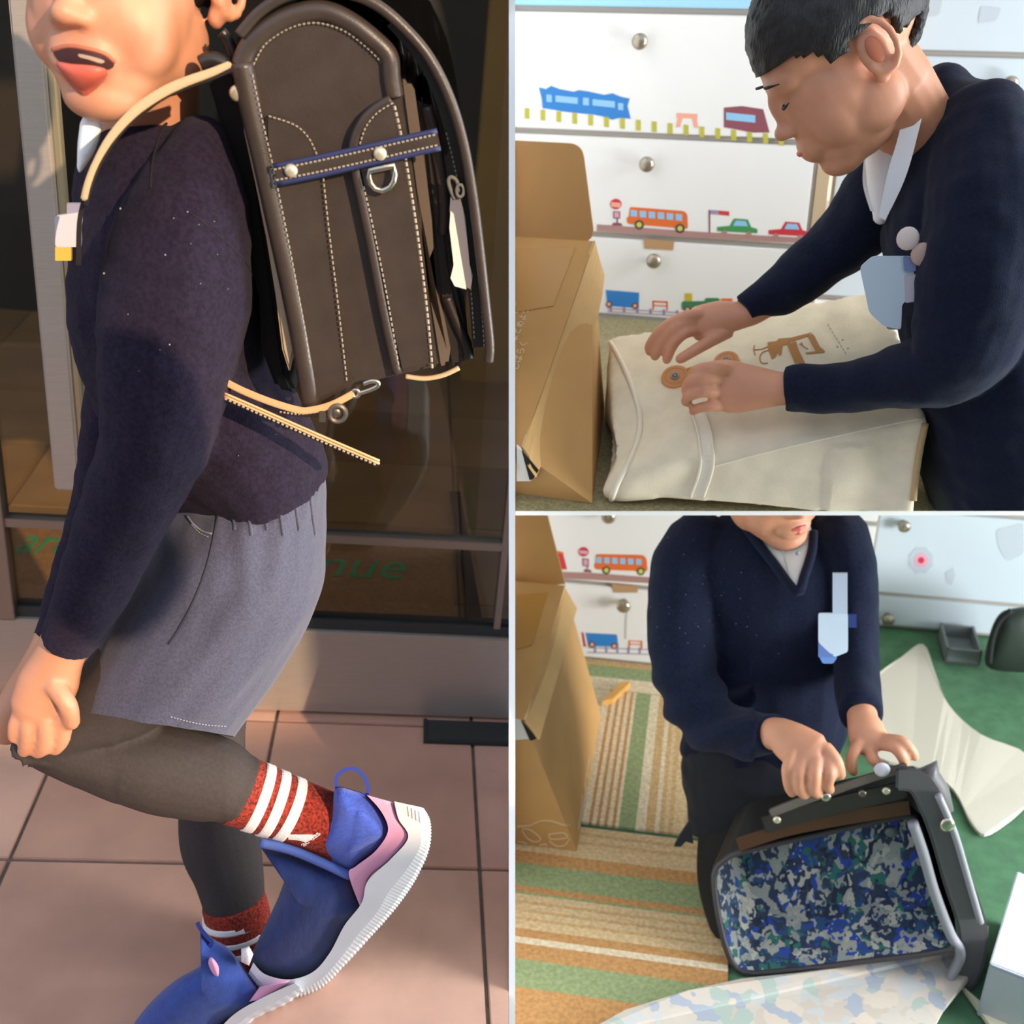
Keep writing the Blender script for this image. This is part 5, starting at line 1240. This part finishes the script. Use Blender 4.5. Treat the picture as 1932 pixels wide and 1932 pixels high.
mb = MB(); mb.prism([S.at(a, b, y=BB.y + .02) for a, b in [(930, 880), (1012, 880), (1036, 985), (1066, 1102), (930, 1112)]], (0, .004, 0)); obj('back_flap', mb, MATS['kraft_board_shade'], S, bx3)
def f3(a, b):
    t = max(0, min(1, (b - 1108) / 254)); y = BB.y + (BF.y - BB.y) * t; return S.at(a, b, y=y - .012)
mb = MB(); rr = []
for t in [i / 8 for i in range(9)]:
    y = BB.y + (BF.y - BB.y) * t; a = S.at(1066 - 76 * t, 1108 + 254 * t, y=y - .001); b = S.at(1089 - 71 * t, 1148 + 248 * t, y=y - .018); rr.append([a, b, b + V((-.003, .002, 0)), a + V((-.003, .002, -.003))])
mb.rings(rr); obj('side_flap', mb, kraft_l, S, bx3)
mb = MB(); mb.tube([S.at(1066 - 76 * t, 1108 + 254 * t, y=BB.y + (BF.y - BB.y) * t) + V((0, 0, .004)) for t in (0, .25, .5, .75, 1)], .0016, 6); obj('fold_edge', mb, kraft_e, S, bx3, smooth=True)
mb = MB(); 
if l3.patch(mb, [(974, 1124), (1034, 1118), (1004, 1218), (974, 1226)], .0006): obj('tape', mb, kraft_t, S, bx3)
mb = MB(); mb.prism([S.at(a, b, y=BF.y - .013) for a, b in [(960, 1356), (982, 1360), (1000, 1394), (975, 1396), (960, 1398)]], (0, .003, 0)); obj('inner_liner', mb, MATS['white_liner'], S, bx3)
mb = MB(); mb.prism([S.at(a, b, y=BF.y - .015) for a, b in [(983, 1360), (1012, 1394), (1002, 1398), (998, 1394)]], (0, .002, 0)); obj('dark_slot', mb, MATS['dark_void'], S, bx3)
inkw = mat('white_line_ink', '#cdb28c', .8)
mb = MB()
for path in ([(976, 1560), (1000, 1557), (1010, 1552), (1025, 1548), (1042, 1549), (1060, 1555), (1075, 1558)], [(975, 1558), (998, 1557)], [(985, 1563), (1000, 1565), (1015, 1576), (1020, 1584), (1008, 1588), (994, 1580), (985, 1566)],
             [(1036, 1574), (1062, 1571), (1070, 1580), (1040, 1583), (1036, 1574)], [(1036, 1586), (1050, 1596), (1066, 1594), (1074, 1582)], [(976, 1588), (990, 1590), (998, 1600), (980, 1604)], [(1018, 1594), (1030, 1592), (1030, 1597), (1018, 1598)]):
    Pq = ws.path(path, .0006, 4)
    if len(Pq) > 1: mb.tube(Pq, .0012, 5)
o_ = obj('line_drawings', mb, inkw, S, bx3); o_['kind'] = 'stuff'
mb = MB()
for path in ([(1102, 1420), (1110, 1405), (1108, 1440), (1104, 1470)], [(1098, 1460), (1104, 1490), (1100, 1520), (1096, 1550)], [(1090, 1520), (1097, 1500), (1094, 1540), (1090, 1565)], [(1112, 1430), (1106, 1455), (1112, 1470)], [(1086, 1545), (1092, 1560)], [(1100, 1480), (1108, 1500), (1100, 1525)]):
    Pq = ws.path(path, .0006, 4)
    if len(Pq) > 1: mb.tube(Pq, .0013, 5)
if mb.v: o_ = obj('line_drawings', mb, mat('white_ink_side', '#c9bca4', .8), S, bx3); o_['kind'] = 'stuff'
# small wooden block behind the box
a = S.at(1136, 1335, z=ZD); mb = MB(); mb.prism([a, a + V((.02, .012, 0)), a + V((.05, .075, 0)), a + V((.03, .07, 0))], (0, 0, .016)); obj('wooden_block', mb, mat('pine', '#d09a4e', .6, var=.1, vscale=30), S, None, 'small wooden stick lying on the rug behind the cardboard box', 'wood piece')
# ---------------------------------------------------------------- boy
S = K_
boy3 = thing('person', S.at(1420, 1760, z=ZD), 'boy in navy V-neck sweater kneeling behind the opened school bag', 'person', S=S)
hd = Head(S, 1442, 880, 1.47, (.50, .42, -.76), (-.06, -.86, -.5), .98)
body = MB(); hd.skin_smooth(body); hd.neck(body, S, S.at(1450, 1030, y=1.52), .045)
limb(body, S, [(1450, 1030, 1.5, 120, .05), (1445, 1110, 1.5, 250, .07), (1440, 1300, 1.48, 240, .08), (1430, 1440, 1.45, 230, .08)], sub=3)
limb(body, S, [(1300, 1050, 1.47, 80, .03), (1290, 1210, 1.40, 80, .032), (1310, 1330, 1.35, 80, .032), (1410, 1388, 1.28, 62, .026), (1462, 1384, 1.245, 62, .021), (1490, 1398, 1.225, 78, .018), (1528, 1424, 1.205, 92, .016)], sub=4)
limb(body, S, [(1605, 1060, 1.46, 60, .025), (1612, 1200, 1.42, 50, .025), (1626, 1345, 1.29, 56, .022), (1632, 1372, 1.265, 66, .018), (1642, 1402, 1.245, 74, .015)], sub=4)
limb(body, S, [(1410, 1450, 1.42, 180, .06), (1376, 1620, 1.335, 70, .02), (1378, 1740, 1.24, 40, .012)], sub=3)
for f in ([(1498, 1416, 1.205, .0086), (1486, 1448, 1.188, .0086), (1488, 1480, 1.184, .008), (1494, 1496, 1.188, .007)], [(1518, 1426, 1.200, .009), (1508, 1460, 1.182, .009), (1510, 1488, 1.180, .0082), (1518, 1500, 1.184, .0072)],
          [(1542, 1428, 1.198, .009), (1538, 1462, 1.180, .009), (1536, 1488, 1.180, .0082), (1542, 1498, 1.184, .0072)], [(1562, 1428, 1.20, .0084), (1566, 1458, 1.184, .0084), (1562, 1480, 1.184, .0078), (1566, 1490, 1.188, .007)],
          [(1556, 1408, 1.21, .0095), (1578, 1436, 1.195, .009), (1586, 1462, 1.192, .0078)],
          [(1622, 1400, 1.24, .0085), (1608, 1426, 1.225, .0085), (1606, 1446, 1.222, .0078), (1610, 1456, 1.225, .007)], [(1642, 1410, 1.238, .0088), (1646, 1430, 1.222, .0086), (1656, 1440, 1.22, .0076)],
          [(1660, 1404, 1.238, .0086), (1688, 1410, 1.222, .0086), (1702, 1428, 1.216, .0078), (1706, 1440, 1.218, .007)], [(1668, 1394, 1.242, .008), (1700, 1398, 1.228, .008), (1720, 1416, 1.222, .0072), (1726, 1428, 1.224, .0064)]):
    finger(body, S, f)
body = remesh(body, .0026, 5)
obj('body', body, skin_sun, S, boy3, smooth=True)
mb = MB(); mb.tube([hd.p(.0935 - .010 * t * t, .019 * t, -.058 - .002 * t * t) for t in (-1, -.5, 0, .5, 1)], [.001, .0035, .0042, .0035, .001], 8); mb.tube([hd.p(.0915 - .010 * t * t, .017 * t, -.066) for t in (-1, -.5, 0, .5, 1)], [.001, .004, .0048, .004, .001], 8); obj('lips', remesh(mb, .0012, 3), lip_m, S, boy3, smooth=True)
mb = MB()
limb(mb, S, [(1450, 992, 1.51, 190, .06), (1445, 1035, 1.50, 320, .088), (1444, 1110, 1.49, 345, .10), (1440, 1240, 1.48, 335, .105), (1436, 1350, 1.47, 318, .105), (1420, 1425, 1.46, 270, .10)])
limb(mb, S, [(1318, 1020, 1.49, 120, .055), (1290, 1080, 1.46, 124, .058), (1288, 1180, 1.41, 126, .056), (1296, 1280, 1.37, 122, .055), (1326, 1352, 1.33, 114, .05), (1400, 1384, 1.285, 96, .043), (1462, 1385, 1.25, 78, .035)], round_ends=(True, False))
limb(mb, S, [(1585, 1010, 1.49, 110, .055), (1606, 1070, 1.46, 98, .054), (1612, 1170, 1.43, 92, .05), (1616, 1270, 1.37, 86, .046), (1626, 1348, 1.29, 72, .036)], round_ends=(True, False))
sw = remesh(mb, .0034, 6)
def fold3(p, n):
    x, y = S.px(p); r = .006 * noise.noise(p * 11) + .0025 * noise.noise(p * 30)
    if x < 1420 and y > 1220: r += .005 * sin((x * .5 + y) / 13) * min(1, (y - 1220) / 80)
    return r
displace(sw, fold3); s3 = Surf(S, sw)
so = obj('sweater', sw, mat('navy_sweater_b', '#171c30', .95, var=.18, vscale=240, bump=.4, bscale=900, sheen=.05, spec=.12), S, boy3, smooth=True)
mb = MB(); rk = random.Random(3)
for i in range(60):
    q = s3.hit(rk.gauss(1340, 60), rk.gauss(1120, 70), .0004)
    if q: mb.sphere(q, rk.choice([.0003, .0004, .0006]), 6, 4)
o_ = obj('lint_specks', mb, mat('lint_blue', '#8f95ab', .9), S, so); o_['kind'] = 'stuff'
# shirt in the V of the neckline
yv = s3.hit(1480, 1060).y - S.dy - .012
mb = MB(); pillow(mb, S, catloop([(1384, 960), (1420, 1008), (1460, 1058), (1503, 1113), (1516, 1085), (1530, 1040), (1533, 1004), (1500, 960)], 3), yv + .004, .016, power=4, center=(1475, 1030), tilt=lambda x, y: (1060 - y) * .0009); obj('shirt', mb, shirt_m, S, boy3, smooth=True)
mb = MB(); mb.tube([S.at(a, b, y=yv - .013 + (1060 - b) * .0009) for a, b in catmull([(1384, 962), (1420, 1012), (1460, 1063), (1503, 1117), (1518, 1085), (1532, 1040), (1535, 1004)], 4)], .007, 8); obj('rib_neckband', mb, MATS['navy_sweater_b'], S, boy3, smooth=True)
mb = MB(); mb.tube([S.at(a, b, y=yv - .016 + (1060 - b) * .0009) for a, b in catmull([(1474, 1032), (1480, 1050), (1486, 1075), (1492, 1096)], 4)], .0012, 6); obj('placket_edge', mb, mat('shirt_shade', '#c9c4c2', .8), S, boy3, smooth=True)
mb = MB(); mb.sphere(S.at(1505, 1044, y=yv - .013), (.0035, .0015, .0035), 10, 6); obj('shirt_button', mb, mat('button_grey', '#8f95a0', .4), S, boy3, smooth=True)
strip(S, [(1392, 962, yv + .07, 14, 10), (1430, 1000, yv + .02, 16, 10), (1468, 1030, yv - .004, 12, 10)], boy3, 'shirt_collar', shirt_m)
mb = MB(); limb(mb, S, [(1425, 1420, 1.45, 275, .10), (1418, 1490, 1.42, 262, .095), (1408, 1560, 1.385, 225, .07), (1402, 1598, 1.365, 200, .05)], round_ends=(True, False)); sh3 = remesh(mb, .004, 4); displace(sh3, fold_noise(22, .004, (1, 1, 2), 9)); obj('shorts', sh3, mat('dark_navy_shorts', '#10131c', .9, bump=.2, bscale=500, sheen=.05), S, boy3, smooth=True)
mb = MB(); limb(mb, S, [(1404, 1575, 1.365, 195, .05), (1372, 1640, 1.325, 118, .032), (1372, 1700, 1.275, 96, .026), (1378, 1750, 1.232, 76, .02)]); obj('leggings', mb, mat('black_leggings', '#0d0b0b', .85), S, boy3, smooth=True)
mb = MB(); mb.prism([S.at(a, b, y=1.27) for a, b in [(1302, 1548), (1308, 1592), (1294, 1588), (1284, 1598), (1272, 1597), (1282, 1578)]], (0, .006, 0)); obj('drawstring_tab', mb, mat('dark_navy_shorts', '#10131c'), S, boy3)
# badge
nb = thing('name_badge', S.at(1570, 1250, y=s3.hit(1570, 1200).y - S.dy), 'white and blue name badge pinned on the sweater of the kneeling boy', 'badge', S=S)
yb4 = min(s3.hit(x, y).y for x, y in ((1560, 1200), (1585, 1100), (1560, 1160), (1590, 1230))) - .006 - S.dy
def bd(name, poly, c, t=.003):
    mb = MB(); mb.prism([S.at(a, b, y=yb4 + (1165 - b) * .00055) for a, b in poly], (0, t, 0)); obj(name, mb, mat('badge3_' + c[1:], c, .45), S, nb)
bd('strap', quad(1571, 1082, 1599, 1158), '#c6d3e6'); bd('card', rounded([(1544, 1158), (1600, 1158), (1600, 1230), (1574, 1240), (1544, 1212)], 5), '#d6e6f2'); bd('blue_panel', quad(1544, 1212, 1572, 1240), '#6682c4'); bd('lower_tab', rounded([(1546, 1240), (1580, 1240), (1572, 1252), (1552, 1252)], 4), '#6f98d8'); bd('clip', quad(1601, 1160, 1616, 1184), '#24387c')
S = D_
# ---------------------------------------------------------------- opened school bag
lin = bpy.data.materials.new('patterned_lining'); lin.use_nodes = True; nt = lin.node_tree; N = nt.nodes; Lk = nt.links
def lining(name, cols, scale):
    m = bpy.data.materials.new(name); m.use_nodes = True; nt = m.node_tree; N = nt.nodes; Lk = nt.links; b = N['Principled BSDF']; b.inputs['Roughness'].default_value = .8
    tc = N.new('ShaderNodeTexCoord'); mp = N.new('ShaderNodeMapping'); mp.inputs['Scale'].default_value = (1, 1, .6); Lk.new(tc.outputs['Object'], mp.inputs[0])
    nz = N.new('ShaderNodeTexNoise'); nz.inputs['Scale'].default_value = scale * .6; Lk.new(mp.outputs[0], nz.inputs['Vector'])
    mx_ = N.new('ShaderNodeMix'); mx_.data_type = 'VECTOR'; mx_.inputs[0].default_value = .06; Lk.new(mp.outputs[0], mx_.inputs[4]); Lk.new(nz.outputs['Color'], mx_.inputs[5])
    vo = N.new('ShaderNodeTexVoronoi'); vo.inputs['Scale'].default_value = scale; Lk.new(mx_.outputs[1], vo.inputs['Vector'])
    sp = N.new('ShaderNodeSeparateColor'); Lk.new(vo.outputs['Color'], sp.inputs[0])
    r = N.new('ShaderNodeValToRGB'); r.color_ramp.interpolation = 'CONSTANT'
    while len(r.color_ramp.elements) < len(cols): r.color_ramp.elements.new(.5)
    for i, c in enumerate(cols): r.color_ramp.elements[i].position = i / len(cols); r.color_ramp.elements[i].color = (*srgb(c), 1)
    Lk.new(sp.outputs[0], r.inputs[0]); Lk.new(r.outputs[0], b.inputs['Base Color']); MATS[name] = m; return m
bpy.data.materials.remove(lin)
lin_d = lining('patterned_lining', ['#20304c', '#9d9d92', '#1f3f93', '#aeac9d', '#27655a', '#2a3648', '#8c908a', '#24476e', '#18243a', '#20304c', '#8d9189'], 85)
lin_l = lining('pale_lining', ['#cdbfae', '#bdbdb8', '#d0c2b0', '#a9b5a9', '#c6bdb0', '#a3a9b2', '#c9beb1', '#c2b5a6'], 45)
grey_lea = mat('grey_leather', '#5b5758', .5, bump=.1, bscale=500); grey_lt = mat('grey_piping', '#8f8d92', .45)
ob = thing('school_backpack', S.at(1560, 1835, z=ZD), 'opened grey school backpack showing its patterned lining before the kneeling boy', 'backpack', S=S)
yR0 = S.at(1440, 1834, z=ZD + .004).y; print('rim y', yR0)
ry = lambda py: yR0 + (1834 - py) / 290 * .10 - .004
RIM = catloop([(1347, 1652), (1366, 1624), (1405, 1606), (1560, 1571), (1704, 1541), (1730, 1552), (1744, 1595), (1757, 1650), (1776, 1720), (1799, 1776), (1770, 1796), (1620, 1815), (1480, 1832), (1402, 1834), (1375, 1800), (1356, 1730)], 3)
front = [S.at(a, b, y=ry(b)) for a, b in RIM]; c_ = sum(front, V((0, 0, 0))) / len(front)
back = [c_ + (p - c_) * .90 + V((0.015, .085, .03)) for p in front]
outer = [c_ + (p - c_) * 1.03 for p in front]; outb = [c_ + (p - c_) * .94 + V((0.015, .09, .03)) for p in front]
mb = MB(); mb.rings([front, [f * .5 + b_ * .5 for f, b_ in zip(front, back)], back], cap=False); n = len(front)
mb.f.append(tuple(range(2 * n, 3 * n))); mb.m.append(0); obj('lining', mb, lin_d, S, ob, fixn=False)
mb = MB(); mb.rings([[p for p in front], outer, outb], cap=False); mb.f.append(tuple(range(2 * n, 3 * n))); mb.m.append(0); obj('shell', mb, mat('black_shell', '#1b191a', .5), S, ob, fixn=False)
mb = MB(); mb.tube(front, .0045, 8, closed=True); obj('rim_piping', mb, mat('dark_piping', '#3a3536', .5), S, ob, smooth=True)
# lining of the cover flap spread towards the viewer
FLP = [(1080, 1960), (1180, 1905), (1300, 1868), (1400, 1846), (1500, 1836), (1640, 1818), (1780, 1798), (1840, 1764), (1866, 1745), (1862, 1790), (1825, 1850), (1780, 1905), (1750, 1960)]
mb = MB(); vs = [S.at(a, b, z=ZD + .030 + .012 * noise.noise(V((a / 90, b / 90, 2)))) for a, b in FLP]; mb.prism(vs, (0, 0, -.006)); obj('flap_lining', mb, lin_l, S, ob)
mb = MB(); band(mb, S, [(1690, 1470), (1735, 1480), (1775, 1560), (1806, 1660), (1836, 1760), (1822, 1840), (1776, 1910), (1745, 1960)], ry(1700) - .02, ry(1700) + .07, 46, 5, taper=lambda t: .9 + .3 * sin(pi * t)); obj('side_gusset', mb, grey_lea, S, ob, bevel=.004, smooth=True, autosmooth=50)
for pts, r_ in (([(1722, 1552), (1742, 1610), (1762, 1680), (1792, 1760), (1812, 1800), (1790, 1850), (1750, 1925), (1735, 1960)], .0075), ([(1770, 1500), (1800, 1570), (1824, 1650), (1850, 1740)], .005)):
    mb = MB(); mb.tube([S.at(a, b, y=ry(1700) - .026) for a, b in catmull(pts, 5)], r_, 10); obj('gusset_piping', mb, grey_lt, S, ob, smooth=True)
mb = MB(); pillow(mb, S, [(1700, 1480), (1716, 1456), (1742, 1446), (1768, 1434), (1772, 1456), (1790, 1484), (1800, 1530), (1770, 1545), (1735, 1540), (1712, 1515)], ry(1500) + .01, .035, power=3); obj('gusset_fold', mb, grey_lea, S, ob, smooth=True)
mb = MB(); mb.sphere(S.at(1787, 1556, y=ry(1700) - .03), (.010, .005, .012), 12, 8); obj('stud', mb, nickel, S, ob, smooth=True)
# top lid frame with its bar and rivets
yT = 1.205 + K_.dy
mb = MB(); band(mb, S, [(1452, 1535), (1510, 1512), (1570, 1492), (1640, 1468), (1712, 1446)], yT, yT + .03, 18, 5); obj('lid_bar', mb, mat('taupe_leather', '#6d635a', .5), S, ob, bevel=.002)
mb = MB(); band(mb, S, [(1440, 1556), (1510, 1536), (1600, 1514), (1710, 1488)], yT + .004, yT + .05, 34, 5); obj('lid_edge', mb, mat('dark_brown_leather', '#2c2522', .5), S, ob, bevel=.002)
mb = MB(); band(mb, S, [(1392, 1594), (1480, 1566), (1580, 1546), (1716, 1524)], yT + .012, yT + .06, 26, 5); obj('inner_band', mb, mat('tan_inner', '#4a2a10', .6), S, ob)
for a, b, m_, r_ in ((1558, 1503, nickel, .008), (1627, 1497, mat('pewter', '#7c7268'), .006), (1672, 1492, rivet_m, .006), (1664, 1452, mat('badge_white', '#cfc9cf'), .011), (1466, 1547, rivet_m, .006)):
    mb = MB(); mb.sphere(S.at(a, b, y=yT - .004), (r_, r_ * .6, r_), 12, 8); obj('rivet', mb, m_, S, ob, smooth=True)
mb = MB(); mb.sphere(S.at(1682, 1570, y=ry(1570) + .03), (.010, .004, .009), 12, 8); obj('snap_button', mb, mat('smoke_button', '#5b6469', .4), S, ob, smooth=True)
